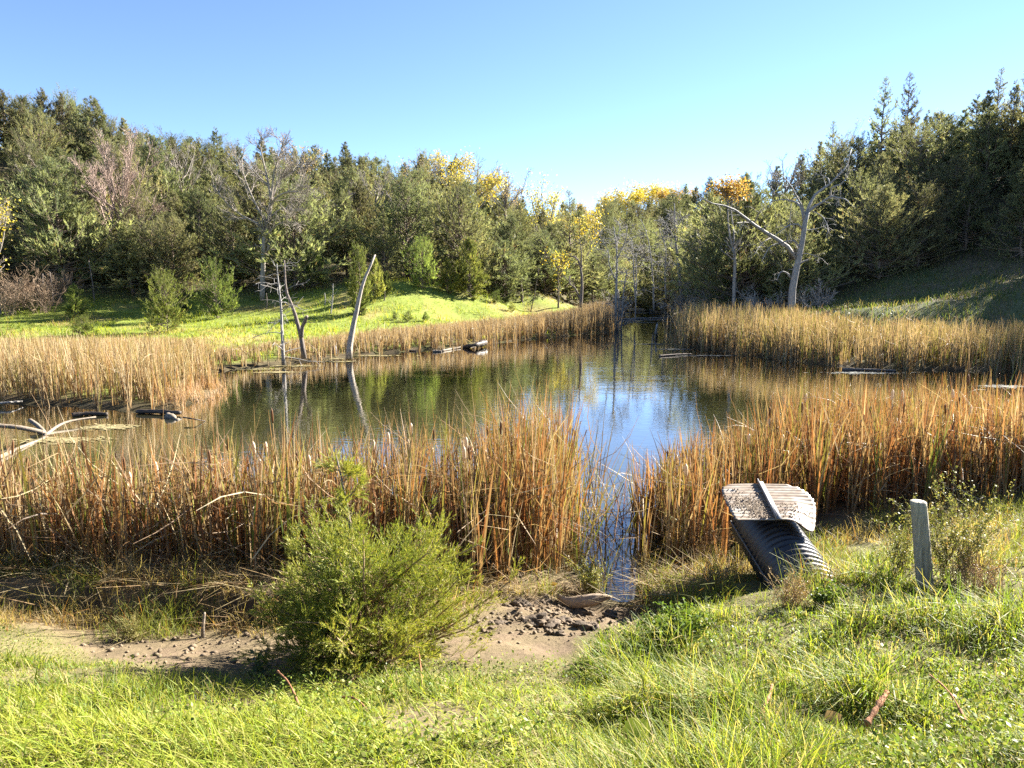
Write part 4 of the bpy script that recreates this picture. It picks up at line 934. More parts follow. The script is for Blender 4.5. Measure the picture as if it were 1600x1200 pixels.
# ------------------------------------------------------------------ cattail and reed beds
def sample_poly(r, poly, n):
    poly = np.asarray(poly); lo, hi = poly.min(0), poly.max(0); out = np.zeros((0, 2))
    while len(out) < n:
        p = r.uniform(lo, hi, (n * 2, 2)); out = np.concatenate([out, p[poly_sd(p[:, 0], p[:, 1], poly) > 0]])
    return out[:n]
TAN = (0.31, 0.22, 0.115); STRAW = (0.41, 0.33, 0.19); RUST = (0.22, 0.095, 0.04); ORNG = (0.31, 0.155, 0.06); BROWN = (0.15, 0.10, 0.06); GREEN = (0.115, 0.16, 0.028); OLIVE = (0.23, 0.22, 0.05)
def reeds(name, label, polypx, dens, per, hfun, wid, pal, seed, K=6, zpoly=0.05, lean=0.09, kinkp=0.16, litter=0, heads=0, world_poly=None, ztop=None, basecol=(0.24, 0.165, 0.085), minz=-0.25):
    r = np.random.default_rng(seed)
    poly = np.array([onz(px, py, zpoly)[:2] for px, py in polypx]) if world_poly is None else np.array(world_poly)
    x0, y0 = poly[:, 0], poly[:, 1]; area = 0.5 * abs(np.dot(x0, np.roll(y0, 1)) - np.dot(y0, np.roll(x0, 1)))
    n = int(area * dens); c = sample_poly(r, poly, n); c = c + r.normal(0, 1, c.shape) * np.clip(c[:, 1:2] * 0.012, 0.03, 0.4)
    cl = fbm(c[:, 0] * 1.1, c[:, 1] * 1.1, seed, 3)
    keep = r.random(n) < sstep(0.18, 0.42, cl) * 0.85 + 0.15
    c = c[keep]; cl = cl[keep]; n = len(c)
    zz = np.maximum(gz(c[:, 0], c[:, 1]), minz)
    H = hfun(c[:, 0], c[:, 1]) * (0.78 + 0.45 * cl) * r.uniform(0.82, 1.12, n)
    if ztop is not None:
        zt = ztop(c[:, 0], c[:, 1]) * (0.86 + 0.28 * cl) * r.uniform(0.9, 1.05, n)
        ok = (zt - zz > 0.25); c, cl, zz, H, zt = c[ok], cl[ok], zz[ok], H[ok], zt[ok]; n = len(c); H = np.minimum(H, zt - zz)
    i = np.repeat(np.arange(n), per); M = len(i)
    base = np.stack([c[i, 0] + r.normal(0, 0.03, M), c[i, 1] + r.normal(0, 0.03, M), zz[i] - 0.03], -1)
    h = H[i] * np.clip(r.normal(0.86, 0.16, M), 0.3, 1.12) - np.minimum(zz[i], 0)
    az = r.uniform(0, 6.28, M); ln = np.abs(r.normal(0, lean, M)); bd = np.abs(r.normal(0.05, 0.16, M))
    wl = 0.05 * (vnoise(c[:, 0] * 0.7, c[:, 1] * 0.7, seed + 3) - 0.5)[i]
    kk = np.where(r.random(M) < kinkp, r.uniform(0.6, 2.3, M), 0.0); kat = r.uniform(0.55, 0.9, M)
    P = blade_curves(base, h, az, ln, bd, K, kk, kat); P[:, :, 0] += wl[:, None] * np.linspace(0, 1, K)[None] * h[:, None] * 2
    wv = np.array([0.85, 1, 1, 0.9, 0.65, 0.12]) if K == 6 else np.linspace(1, 0.2, K)
    ph = r.uniform(0, 6.28, M); side = np.stack([np.cos(ph), np.sin(ph), np.zeros(M)], -1)
    V, Q = ribbons(P, wv[None] * (wid * r.uniform(0.6, 1.25, M))[:, None], side)
    cols = np.array([p[0] for p in pal]); pr = np.array([p[1] for p in pal], float); pr /= pr.sum()
    pc = r.choice(len(pal), n, p=pr); bc = r.choice(len(pal), M, p=pr)
    c1 = cols[np.where(r.random(M) < 0.55, pc[i], bc)] * r.uniform(0.75, 1.25, (M, 1))
    tipc = cols[r.choice(len(pal), M, p=pr)]
    f = np.linspace(0, 1, K)[None, :, None]
    col = np.asarray(basecol) * np.clip(1 - 2.6 * f, 0, 1) * 0.7 + c1[:, None, :] * (1 - np.clip(1 - 2.6 * f, 0, 1) * 0.7)
    col = col * (1 - 0.5 * np.clip(f * 2 - 1, 0, 1)) + tipc[:, None, :] * 0.5 * np.clip(f * 2 - 1, 0, 1)
    g = Geo(); g.add(V, Q, None, np.repeat(col, 2, axis=1).reshape(-1, 3))
    if litter:
        m_ = int(litter); j = r.integers(0, n, m_)
        b2 = np.stack([c[j, 0] + r.normal(0, 0.1, m_), c[j, 1] + r.normal(0, 0.1, m_), np.maximum(zz[j], 0) + r.random(m_) ** 1.8 * 0.75 * H[j]], -1)
        P = blade_curves(b2, r.uniform(0.25, 0.95, m_), r.uniform(0, 6.28, m_), r.uniform(0.5, 2.1, m_), r.normal(0, 0.5, m_), 4)
        P[:, :, 2] = np.maximum(P[:, :, 2], np.maximum(zz[j], 0)[:, None] + 0.01)
        ph = r.uniform(0, 6.28, m_); V, Q = ribbons(P, np.array([1, 1, 0.8, 0.3])[None] * (wid * 0.75 * r.uniform(0.5, 1.2, m_))[:, None], unit(np.stack([np.cos(ph), np.sin(ph), r.normal(0, 0.6, m_)], -1)))
        lc = np.array([TAN, STRAW, BROWN, BROWN, (0.3, 0.2, 0.11)])[r.integers(0, 5, m_)] * r.uniform(0.7, 1.2, (m_, 1))
        g.add(V, Q, None, np.repeat(lc, 8, 0))
    if heads:
        j = r.choice(n, heads, replace=False)
        hb = np.stack([c[j, 0], c[j, 1], zz[j]], -1); hh = H[j] * r.uniform(0.78, 1.0, heads)
        P = blade_curves(hb, hh, r.uniform(0, 6.28, heads), np.abs(r.normal(0, 0.06, heads)), np.abs(r.normal(0, 0.05, heads)), 5)
        V, Q, T = tubes(P, np.full(P.shape[:2], 0.004), 4, False); g.add(V, Q, T, (0.38, 0.27, 0.13))
        d = unit(P[:, -1] - P[:, -2]); hp = P[:, -1][:, None] + d[:, None] * np.linspace(0, 0.15, 6)[None, :, None]
        fl = r.random(heads) < 0.35
        rad = np.array([0.004, 0.011, 0.012, 0.012, 0.011, 0.003])[None] * np.where(fl, 1.7, 1.0)[:, None] * r.uniform(0.8, 1.2, (heads, 1))
        V, Q, T = tubes(hp, rad, 6); cc = np.where(fl[:, None], np.array([[0.55, 0.46, 0.34]]), np.array([[0.16, 0.075, 0.03]]))
        g.add(V, Q, T, np.repeat(cc, 36, 0))
    o = link(name, g.data(name, M_REED), kind='stuff', label=label, category='reeds')
    return o
PAL_N = [(TAN, 3), (STRAW, 1.5), (RUST, 2.6), (ORNG, 1.6), (BROWN, 2.4), (OLIVE, 1.5), (GREEN, 1.0)]
PAL_R = [(TAN, 3), (STRAW, 1.2), (RUST, 3.2), (ORNG, 2.4), (BROWN, 2.0), (OLIVE, 1.3), (GREEN, 0.8)]
reeds('cattail_bed', 'dense brown cattails along the near left shore behind the cedar bush',
      [(-330, 930), (0, 922), (200, 916), (400, 914), (620, 905), (800, 900), (800, 800), (740, 795), (600, 800), (400, 812), (200, 818), (0, 818), (-330, 815)], 62, 7,
      lambda x, y: np.interp(x, [-8, -4, -2, 0], [1.36, 1.36, 1.48, 1.62]), 0.0165, PAL_N, 301, zpoly=0.28, ztop=lambda x, y: np.maximum(0.8, 3.3 - (np.interp(bearing(x, y), [0, 300, 480, 600, 700, 790], [692, 682, 668, 672, 682, 690]) - 437) / 1100 * y), litter=5200, heads=70)
reeds('cattail_bed', 'tall rust tipped cattails standing left of the open channel',
      [(780, 900), (860, 900), (886, 885), (888, 820), (884, 775), (840, 768), (770, 780), (740, 800)], 90, 7, lambda x, y: x * 0 + 1.64, 0.016, [(TAN, 3), (STRAW, 1.4), (RUST, 2.6), (ORNG, 1.6), (BROWN, 1.2), (OLIVE, 1.6), (GREEN, 1.4)], 302, litter=900, heads=14)
reeds('cattail_bed', 'tall orange brown cattails filling the near right shore behind the culvert',
      [(1008, 893), (1060, 888), (1130, 882), (1170, 850), (1290, 822), (1400, 830), (1600, 830), (2000, 815), (2000, 700), (1600, 712), (1400, 715), (1240, 725), (1150, 745), (1060, 765), (1008, 800)], 58, 7,
      lambda x, y: np.interp(x, [1.5, 2.6, 3.6, 8], [1.42, 1.6, 1.9, 1.85]), 0.017, PAL_R, 303, ztop=lambda x, y: np.maximum(0.7, 3.25 - (np.interp(bearing(x, y), [1000, 1080, 1150, 1230, 1400, 1600], [735, 715, 695, 640, 622, 622]) - 437) / 1100 * y), litter=5200, heads=110)
reeds('cattail_bed', 'few green cattail leaves arching over the open channel',
      [(890, 880), (925, 900), (940, 890), (960, 830), (985, 790), (950, 780), (900, 800)], 13, 5, lambda x, y: x * 0 + 1.25, 0.014, [(GREEN, 4), (OLIVE, 3), (TAN, 2), (BROWN, 1)], 304, lean=0.38, kinkp=0.12, litter=120)
FARW = 0.026
TANF = (0.37, 0.29, 0.175)
reeds('reed_bed', 'pale golden reeds covering the point on the left side of the pond',
      [(-250, 624), (0, 626), (100, 630), (200, 638), (262, 632), (312, 618), (325, 606), (308, 592), (322, 578), (322, 562), (280, 545), (150, 540), (0, 540), (-250, 540)], 34, 5,
      lambda x, y: np.interp(y, [17, 24, 29], [1.5, 1.15, 0.9]), FARW * 0.9, [(TAN, 3), (STRAW, 4), (BROWN, 1), (OLIVE, 1.4), (ORNG, 1)], 305, K=4, ztop=lambda x, y: 3.22 - 88 / 1100 * y, kinkp=0.2, litter=2500, basecol=(0.3, 0.2, 0.1))
reeds('reed_bed', 'low pinkish straw grass at the tip of the left point',
      [(270, 636), (318, 622), (343, 612), (336, 604), (318, 598), (290, 610), (262, 625)], 130, 6, lambda x, y: x * 0 + 0.42, 0.018, [((0.46, 0.30, 0.19), 3), (STRAW, 2), (TAN, 2)], 306, K=4, lean=0.35, kinkp=0.3)
reeds('reed_bed', 'brown reeds edging the meadow along the far left shore',
      [(335, 578), (430, 568), (545, 555), (640, 548), (740, 539), (850, 527), (950, 519), (955, 508), (945, 494), (880, 502), (800, 508), (740, 516), (640, 523), (545, 531), (430, 543), (335, 556)], 25, 5,
      lambda x, y: np.interp(bearing(x, y), [330, 430, 600, 750, 870, 950], [0.75, 0.85, 1.05, 1.25, 1.7, 1.9]), 0.032, [(TANF, 4), (STRAW, 2), (BROWN, 3), (TAN, 1)], 307, K=4, ztop=lambda x, y: 3.2 + (437 - np.interp(bearing(x, y), [330, 430, 600, 750, 870, 950], [540, 528, 510, 497, 484, 468])) / 1100 * y, kinkp=0.15, litter=2500)
reeds('reed_bed', 'tall reeds along the far right shore below the shaded slope',
      [(1062, 538), (1120, 548), (1200, 559), (1300, 569), (1400, 576), (1600, 579), (1950, 588), (1950, 560), (1600, 555), (1400, 552), (1300, 545), (1200, 536), (1120, 526), (1075, 520)], 34, 5,
      lambda x, y: np.interp(bearing(x, y), [1060, 1200, 1350, 1600], [2.0, 1.9, 1.6, 1.7]), 0.028, [(TANF, 4), (STRAW, 2), (BROWN, 2), (OLIVE, 1.8), (TAN, 1.2), (GREEN, 1.0)], 308, K=4, ztop=lambda x, y: 3.2 + (437 - np.interp(bearing(x, y), [1060, 1150, 1250, 1350, 1600], [472, 474, 480, 492, 500])) / 1100 * y, kinkp=0.15, litter=2500)

# ------------------------------------------------------------------ grass
def grass_mesh(name, label, x, y, h, w, lean, bend, az, col, K, z=None, kind='stuff', tipc=None):
    r = np.random.default_rng(len(x))
    z = gz(x, y) if z is None else z
    P = blade_curves(np.stack([x, y, z - 0.01], -1), h, az, lean, bend, K)
    P[:, :, 2] = np.maximum(P[:, :, 2], (z + 0.006)[:, None] * np.ones(K)[None] - 0.03 * (np.arange(K) == 0)[None])
    ph = az + math.pi / 2 + r.normal(0, 0.5, len(x)); side = np.stack([np.cos(ph), np.sin(ph), r.normal(0, 0.2, len(x))], -1)
    wv = np.linspace(1, 0.12, K) ** 0.7
    V, Q = ribbons(P, wv[None] * w[:, None], unit(side))
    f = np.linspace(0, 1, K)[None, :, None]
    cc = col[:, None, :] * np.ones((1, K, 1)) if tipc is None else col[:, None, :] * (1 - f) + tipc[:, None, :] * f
    g = Geo(); g.add(V, Q, None, np.repeat(cc, 2, axis=1).reshape(-1, 3))
    return link(name, g.data(name, M_GRASS), kind=kind, label=label, category='grass')
r = np.random.default_rng(900)
n = 235000
pxs = r.uniform(-450, 2150, n); Y = 1.7 * (7.2 / 1.7) ** (r.random(n) ** 0.85); X = (pxs - 800) / FPX * Y
Zg = gz(X, Y); gpx, gpy = proj(X, Y, Zg)
edge_py = np.interp(gpx, [-300, 0, 110, 160, 330, 480, 560, 720, 880, 920, 1000, 1050, 1120, 1200, 1300, 1340, 1480, 1600, 1900], [955, 965, 1000, 1022, 1030, 1036, 1030, 1015, 1028, 990, 965, 940, 925, 915, 890, 852, 866, 870, 870])
dmk = dirt_mask(X, Y, Zg)
cl = fbm(X * 1.5, Y * 1.7, 21, 3); cl2 = fbm(X * 4, Y * 4, 22, 2)
wear = (0.22 + 0.7 * (gpx < 700)) * sstep(0.50, 0.62, fbm(X * 1.1, Y * 2.2, 31, 3)) * sstep(980, 1060, gpy) * 0.8
keep = (gpy > edge_py - 3 + r.normal(0, 5, n)) & (r.random(n) > dmk * 0.985) & (r.random(n) > wear) & (r.random(n) < 0.42 + 0.8 * sstep(0.28, 0.5, cl2))
X, Y, Zg, cl, cl2, gpx, gpy = [a_[keep] for a_ in (X, Y, Zg, cl, cl2, gpx, gpy)]; n = len(X)
hmap = 0.075 + 0.25 * sstep(0.38, 0.62, cl)
right = sstep(700, 1150, gpx)
edge_k = np.interp(gpx, [-300, 0, 110, 160, 330, 480, 560, 720, 880, 920, 1000, 1050, 1120, 1200, 1300, 1340, 1480, 1600, 1900], [955, 965, 1000, 1022, 1030, 1036, 1030, 1015, 1028, 990, 965, 940, 925, 915, 890, 852, 866, 870, 870])
h = hmap * r.uniform(0.6, 1.35, n) * (0.52 + 0.46 * right) * np.clip((gpy - edge_k) / 70, 0.3, 1)
az = np.where(r.random(n) < 0.38, r.normal(3.5, 0.9, n), r.uniform(0, 6.28, n))
az = az + 2.2 * (fbm(X * 0.9, Y * 0.9, 41, 2) - 0.4)
lean = np.abs(r.normal(0.45, 0.3, n)); bend = np.abs(r.normal(0.75, 0.45, n))
w = r.uniform(0.0035, 0.0075, n) * (0.8 + 0.12 * Y)
ga = np.array([[0.19, 0.235, 0.028], [0.265, 0.285, 0.036], [0.12, 0.18, 0.03], [0.30, 0.29, 0.08], [0.15, 0.195, 0.07]])
wts = np.stack([0.9 + 0 * cl, 1.4 * sstep(0.3, 0.6, cl2), 0.9 + 0 * cl, 0.55 + 0 * cl, 0.35 + 0.5 * right], -1); wts /= wts.sum(1, keepdims=True)
pick = (r.random(n)[:, None] > np.cumsum(wts, 1)).sum(1).clip(0, 4)
col = ga[pick] * r.uniform(0.75, 1.25, (n, 1))
dry = r.random(n) < 0.12 + 0.16 * sstep(0.55, 0.7, fbm(X * 2, Y * 2, 51, 2))
col[dry] = np.array([0.42, 0.34, 0.17]) * r.uniform(0.7, 1.2, (dry.sum(), 1))
nr_ = Y < 2.7
for sel_, kk_, lab_ in ((nr_, 4, 'bright green grass at the very foot of the picture'), (~nr_, 3, 'bright green tufted grass covering the near bank')):
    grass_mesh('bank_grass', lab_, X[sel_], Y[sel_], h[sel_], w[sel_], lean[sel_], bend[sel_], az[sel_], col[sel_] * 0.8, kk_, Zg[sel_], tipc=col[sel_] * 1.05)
n = 26000
pxs = r.uniform(-260, 1000, n); Yb_ = r.uniform(1.7, 4.2, n); Xb = (pxs - 800) / FPX * Yb_; Zb = gz(Xb, Yb_); bpx, bpy_ = proj(Xb, Yb_, Zb)
kb = (bpy_ > 1075 + 40 * (vnoise(Xb * 3, Yb_ * 3, 5) - 0.5)) & (r.random(n) > 0.95 * dirt_mask(Xb, Yb_, Zb)) & (r.random(n) < 1.25 - sstep(300, 1000, bpx))
Xb, Yb_, Zb = Xb[kb], Yb_[kb], Zb[kb]; n = len(Xb)
cb = np.array([[0.24, 0.285, 0.035], [0.29, 0.30, 0.05], [0.19, 0.25, 0.035], [0.36, 0.33, 0.11]])[r.choice(4, n, p=[0.4, 0.3, 0.2, 0.1])] * r.uniform(0.8, 1.2, (n, 1))
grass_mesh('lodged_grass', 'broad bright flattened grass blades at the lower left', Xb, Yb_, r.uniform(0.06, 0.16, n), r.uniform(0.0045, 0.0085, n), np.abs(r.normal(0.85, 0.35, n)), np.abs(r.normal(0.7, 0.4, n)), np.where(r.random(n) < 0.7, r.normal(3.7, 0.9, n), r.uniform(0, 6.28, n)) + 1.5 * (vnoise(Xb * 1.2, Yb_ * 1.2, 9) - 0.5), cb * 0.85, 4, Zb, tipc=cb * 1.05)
n = 38000
pxs = r.uniform(-560, 2260, n); Yw = 1.8 * (7.0 / 1.8) ** r.random(n); Xw = (pxs - 800) / FPX * Yw; Zw = gz(Xw, Yw); wpx, wpy = proj(Xw, Yw, Zw)
kw = (wpy > np.interp(wpx, [-300, 0, 160, 480, 720, 880, 1000, 1120, 1300, 1340, 1900], [975, 980, 1030, 1045, 1030, 1035, 985, 940, 905, 875, 885])) & (vnoise(Xw * 2.1, Yw * 2.1, 81) > 0.52) & (dirt_mask(Xw, Yw, Zw) < 0.3)
Xw, Yw, Zw = Xw[kw], Yw[kw], Zw[kw]; n = len(Xw)
g = Geo(); leaf_quads(g, r, np.stack([Xw, Yw, Zw + 0.015 + 0.10 * r.random(n)], -1), 0.022, [(0.15, 0.21, 0.035), (0.20, 0.25, 0.045), (0.11, 0.16, 0.03), (0.26, 0.27, 0.07)])
link('ground_herbs', g.data('ground_herbs', M_WEED), kind='stuff', label='small leafy herbs mixed into the near bank grass', category='herbs')
# dry tufts and stubble between the grass and the cattails
n = 80000
pxs = r.uniform(-450, 2150, n); Y = r.uniform(4.6, 8.2, n); X = (pxs - 800) / FPX * Y; Zg = gz(X, Y); gpx, gpy = proj(X, Y, Zg)
cl = fbm(X * 2.6, Y * 2.6, 61, 3)
sdn = poly_sd(X, Y, POND)
keep = (gpy < np.interp(gpx, [-300, 0, 110, 160, 480, 720, 880, 920, 1050, 1120, 1300, 1350, 1600, 1900], [975, 985, 1000, 1004, 1000, 985, 960, 950, 960, 945, 930, 885, 895, 895])) & (sdn < 0.0) & (cl > 0.36) & (r.random(n) > 0.75 * dirt_mask(X, Y, Zg)) & ((gpx < 740) | (gpx > 1000) | (gpy < 935))
X, Y, Zg, cl = X[keep], Y[keep], Zg[keep], cl[keep]; n = len(X)
hc = vnoise(X * 1.8, Y * 1.8, 71)
dcol = np.where((hc > 0.42)[:, None], np.array([[0.17, 0.19, 0.045]]), np.array([[0.33, 0.25, 0.12]])) * r.uniform(0.7, 1.3, (n, 1))
rst = r.random(n) < 0.10; dcol[rst] = (0.34, 0.17, 0.06)
grass_mesh('dry_grass', 'dry tan and olive tufts along the eroded mud edge', X, Y, r.uniform(0.08, 0.30, n) * (0.6 + 0.8 * sstep(0.38, 0.6, cl)), r.uniform(0.0035, 0.007, n), np.abs(r.normal(0.5, 0.4, n)), np.abs(r.normal(0.6, 0.5, n)), r.uniform(0, 6.28, n), dcol, 3, Zg)
# meadow and right slope
n = 85000
bb = r.uniform(-250, 985, n); Y = 20 + 40 * r.random(n) ** 0.8; X = (bb - 800) / FPX * Y
sdn = poly_sd(X, Y, POND); tlm = treeline(bb)
keep = (sdn < -0.6) & (Y < tlm + 2)
X, Y, bb = X[keep], Y[keep], bb[keep]; n = len(X)
nn = fbm(X * 0.5, Y * 0.5, 11, 4); hb = fbm(X * 0.9, Y * 0.9, 13, 3)
mc = np.array([[0.23, 0.27, 0.032], [0.28, 0.295, 0.045], [0.17, 0.225, 0.03]])[r.integers(0, 3, n)] * r.uniform(0.8, 1.2, (n, 1))
sm = r.random(n) < 0.06 + 0.6 * sstep(0.5, 0.64, nn); mc[sm] = np.array([0.38, 0.30, 0.13]) * r.uniform(0.7, 1.2, (sm.sum(), 1))
grass_mesh('meadow_grass', 'sunlit yellow green meadow grass across the pond', X, Y, (0.10 + 0.22 * sstep(0.35, 0.65, hb)) * r.uniform(0.7, 1.3, n), r.uniform(0.02, 0.04, n), np.abs(r.normal(0.35, 0.25, n)), np.abs(r.normal(0.5, 0.3, n)), r.uniform(0, 6.28, n), mc, 3)
n = 36000
bb = r.uniform(1040, 1800, n); Y = 22 + 32 * r.random(n); X = (bb - 800) / FPX * Y
sdn = poly_sd(X, Y, POND); keep = (sdn < -0.8) & (Y < treeline(bb) + 4)
X, Y = X[keep], Y[keep]; n = len(X)
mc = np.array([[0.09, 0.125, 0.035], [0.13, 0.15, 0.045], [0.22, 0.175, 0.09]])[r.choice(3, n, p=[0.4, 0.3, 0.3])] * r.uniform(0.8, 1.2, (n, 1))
grass_mesh('slope_grass', 'green grass on the shaded right slope', X, Y, r.uniform(0.12, 0.34, n), r.uniform(0.02, 0.04, n), np.abs(r.normal(0.35, 0.25, n)), np.abs(r.normal(0.5, 0.3, n)), r.uniform(0, 6.28, n), mc, 3)
n = 20000   # dead grass under the left wood
bb = r.uniform(-250, 985, n); d = 18 * r.random(n); Y = treeline(bb) + d; X = (bb - 800) / FPX * Y
mc = np.array([[0.26, 0.2, 0.11], [0.2, 0.15, 0.09], [0.13, 0.14, 0.05]])[r.integers(0, 3, n)] * r.uniform(0.7, 1.2, (n, 1))
grass_mesh('forest_floor_grass', 'dull dead grass under the left hillside cedars', X, Y, r.uniform(0.12, 0.4, n), r.uniform(0.02, 0.045, n), np.abs(r.normal(0.5, 0.3, n)), np.abs(r.normal(0.5, 0.3, n)), r.uniform(0, 6.28, n), mc, 3)

r = np.random.default_rng(950)
n = 5200
X = np.concatenate([r.uniform(-7, -0.6, 1700), r.uniform(0.9, 2.0, 900), r.uniform(-0.8, 1.2, 900)])
Y = np.concatenate([r.normal(6.2, 0.3, 1700), r.normal(6.6, 0.35, 900), r.normal(6.5, 0.25, 900)])
Zl = gz(X, Y); okk = (poly_sd(X, Y, POND) < np.where(np.abs(X - 0.95) < 0.5, -0.06, 0.3)) & (dirt_mask(X, Y, Zl) < 0.5); X, Y, Zl = X[okk], Y[okk], np.maximum(Zl[okk], 0.0); n = len(X)
lc = np.array([TAN, STRAW, STRAW, BROWN, (0.3, 0.2, 0.11)])[r.integers(0, 5, n)] * r.uniform(0.7, 1.2, (n, 1))
grass_mesh('straw_litter', 'fallen straw and broken reed stems at the foot of the near cattails', X, Y, r.uniform(0.15, 0.65, n), r.uniform(0.005, 0.013, n), r.uniform(1.0, 1.55, n), r.normal(0.1, 0.2, n), np.where(r.random(n) < 0.6, r.normal(4.4, 0.9, n), r.uniform(0, 6.28, n)), lc, 4, Zl + r.random(n) ** 2 * 0.10)
# ------------------------------------------------------------------ weeds on the near bank
def weed(name, label, px, py, h, w, seed, nst, leafsize, nleaf, cols, stemcol=(0.2, 0.17, 0.07), mat=None, group=None, lean=0.5):
    p = ground_at(px, py); r = np.random.default_rng(seed)
    t = thing(name, label, 'weed', p, 0, group)
    az = r.uniform(0, 6.28, nst); base = np.stack([r.normal(0, w * 0.22, nst), r.normal(0, w * 0.22, nst), np.full(nst, -0.03)], -1)
    P = blade_curves(base, h * r.uniform(0.6, 1.15, nst), az, np.abs(r.normal(0.15, lean * 0.5, nst)), np.abs(r.normal(0.2, 0.3, nst)), 6)
    R = np.linspace(0.0035, 0.0012, 6)[None].repeat(nst, 0)
    P2, R2 = grow(r, P, R, 5, 0.25, 1, h * 0.35, 0.65, 0.1, 4, 0.12, 0.7, rmin=0.001)
    g = Geo(); V, Q, T = tubes(P, R, 4, False); g.add(V, Q, T, stemcol); V, Q, T = tubes(P2, R2, 3, False); g.add(V, Q, T, stemcol)
    link('stems', g.data('stems', M_WEED), t)
    pts = np.concatenate([P.reshape(-1, 3), P2.reshape(-1, 3)]); pts = pts[pts[:, 2] > 0.1 * h]
    q = pts[r.integers(0, len(pts), nleaf)] + r.normal(0, leafsize * 0.6, (nleaf, 3))
    g = Geo(); leaf_quads(g, r, q, leafsize, cols); link('foliage', g.data('foliage', M_WEED), t)
WG = [(0.10, 0.16, 0.026), (0.15, 0.21, 0.035), (0.08, 0.13, 0.026), (0.19, 0.22, 0.04)]
WO = [(0.18, 0.19, 0.05), (0.25, 0.24, 0.075), (0.14, 0.16, 0.045), (0.31, 0.26, 0.11)]
WD = [(0.36, 0.25, 0.13), (0.27, 0.18, 0.09), (0.42, 0.31, 0.17), (0.22, 0.15, 0.08)]
weed('leafy_weed', 'dense green weed clump right of the bare mud', 1058, 1012, 0.26, 0.40, 401, 60, 0.028, 4200, WG)
weed('leafy_weed', 'smaller green weed clump beside the mud nearer the bush', 955, 1036, 0.17, 0.32, 402, 50, 0.024, 2600, WG)
weed('leafy_weed', 'dark green weed at the buried end of the culvert', 1290, 952, 0.2, 0.16, 403, 24, 0.026, 900, WG)
weed('shrub', 'loose olive green shrub behind the wooden post', 1492, 905, 0.72, 0.40, 404, 40, 0.017, 5200, WO)
weed('shrub', 'thin olive shrub left of the wooden post', 1412, 905, 0.50, 0.26, 405, 26, 0.016, 2200, WO)
weed('bank_weed', 'yellow green weed clump at the water channel mouth', 922, 925, 0.34, 0.18, 406, 34, 0.02, 1900, WO + [(0.2, 0.2, 0.05)])
weed('dry_weed', 'tan dry weed in front of the culvert pipe', 1238, 945, 0.26, 0.22, 407, 40, 0.010, 1100, WD, (0.38, 0.28, 0.16))
weed('dry_weed', 'tan dry weed left of the culvert pipe', 1120, 925, 0.3, 0.3, 408, 40, 0.010, 1000, WD, (0.36, 0.26, 0.15))
weed('dry_weed', 'reddish dry weed right of the wooden post base', 1530, 925, 0.34, 0.3, 409, 40, 0.011, 1200, WD, (0.33, 0.22, 0.14))
weed('thistle_weed', 'dark single stemmed thistle in front of the bare dirt', 413, 1058, 0.20, 0.03, 410, 3, 0.045, 70, [(0.07, 0.10, 0.05), (0.09, 0.12, 0.06)], lean=0.1)
weed('dry_weed', 'tall thin dark weed stalk in the right grass', 1334, 1030, 0.42, 0.02, 411, 2, 0.012, 40, WD, (0.16, 0.11, 0.07), lean=0.05)
weed('dry_weed', 'rusty low weed on the eroded bank left of the bush', 425, 965, 0.2, 0.2, 412, 26, 0.014, 700, [(0.4, 0.2, 0.07), (0.3, 0.2, 0.08), (0.2, 0.17, 0.06)], (0.3, 0.2, 0.1))
weed('dry_weed', 'olive tuft on the eroded bank at the far left', 200, 1000, 0.24, 0.2, 413, 50, 0.010, 400, WO, (0.27, 0.24, 0.09))
weed('dry_weed', 'dense brown dead weed heap between the channel and the culvert', 1090, 880, 0.62, 0.6, 414, 90, 0.014, 2600, [(0.2, 0.13, 0.07), (0.28, 0.18, 0.1), (0.16, 0.11, 0.06)], (0.24, 0.16, 0.09))

# ------------------------------------------------------------------ mud clods, lump, sticks
def blob(name, label, cat, loc, size, seed, mat, group=None, rotz=0.0, sub=3, amp=0.35, bend=0.0):
    import bmesh
    bm = bmesh.new(); bmesh.ops.create_icosphere(bm, subdivisions=sub, radius=1.0)
    r = np.random.default_rng(seed); off = r.uniform(0, 50, 3)
    for v in bm.verts:
        c = np.array(v.co); k = 1 + amp * (float(fbm(np.array(c[0] * 1.6 + off[0]), np.array(c[1] * 1.6 + c[2] * 1.1 + off[1]), seed, 4)) - 0.47) * 2
        c = c * k * np.array(size); c[1] += bend * (c[0] / size[0]) ** 2; c[2] += 0.3 * bend * math.sin(2.2 * c[0] / size[0])
        v.co = Vector(c)
    me = bpy.data.meshes.new(name); bm.to_mesh(me); bm.free()
    me.polygons.foreach_set('use_smooth', np.ones(len(me.polygons), bool)); me.materials.append(mat)
    o = link(name, me, label=label, category=cat, group=group); o.location = loc; o.rotation_euler = (0, 0, rotz)
    return o
M_MUD = rough_mat('dark_mud', (0.035, 0.026, 0.018), (0.15, 0.11, 0.075), 18, (1, 1, 1), 0.8, 0.9, 0.02)
M_LUMP = rough_mat('grey_brown_wood', (0.20, 0.145, 0.10), (0.33, 0.25, 0.18), 8, (1, 4, 4), 0.8, 0.4, 0.01)
CL = [(838, 972, 0.075, 'large dark mud clod on the dirt nearest the bush'), (862, 978, 0.05, 'dark mud clod touching the largest one'), (815, 945, 0.06, 'mud clod at the foot of the cattails'), (848, 942, 0.06, 'mud clod left of the yellow leaf'), (885, 972, 0.045, 'small clod below the curved log'),
      (912, 978, 0.05, 'clod just under the curved log end'), (930, 982, 0.035, 'small clod right below the curved log'), (780, 975, 0.04, 'clod half under the bush tips'), (905, 960, 0.06, 'shaded clod tucked against the curved log'), (952, 962, 0.055, 'clod beside the channel mouth'), (875, 990, 0.03, 'tiny clod on the bare dirt'), (1030, 938, 0.09, 'straw covered mud hump right of the channel')]
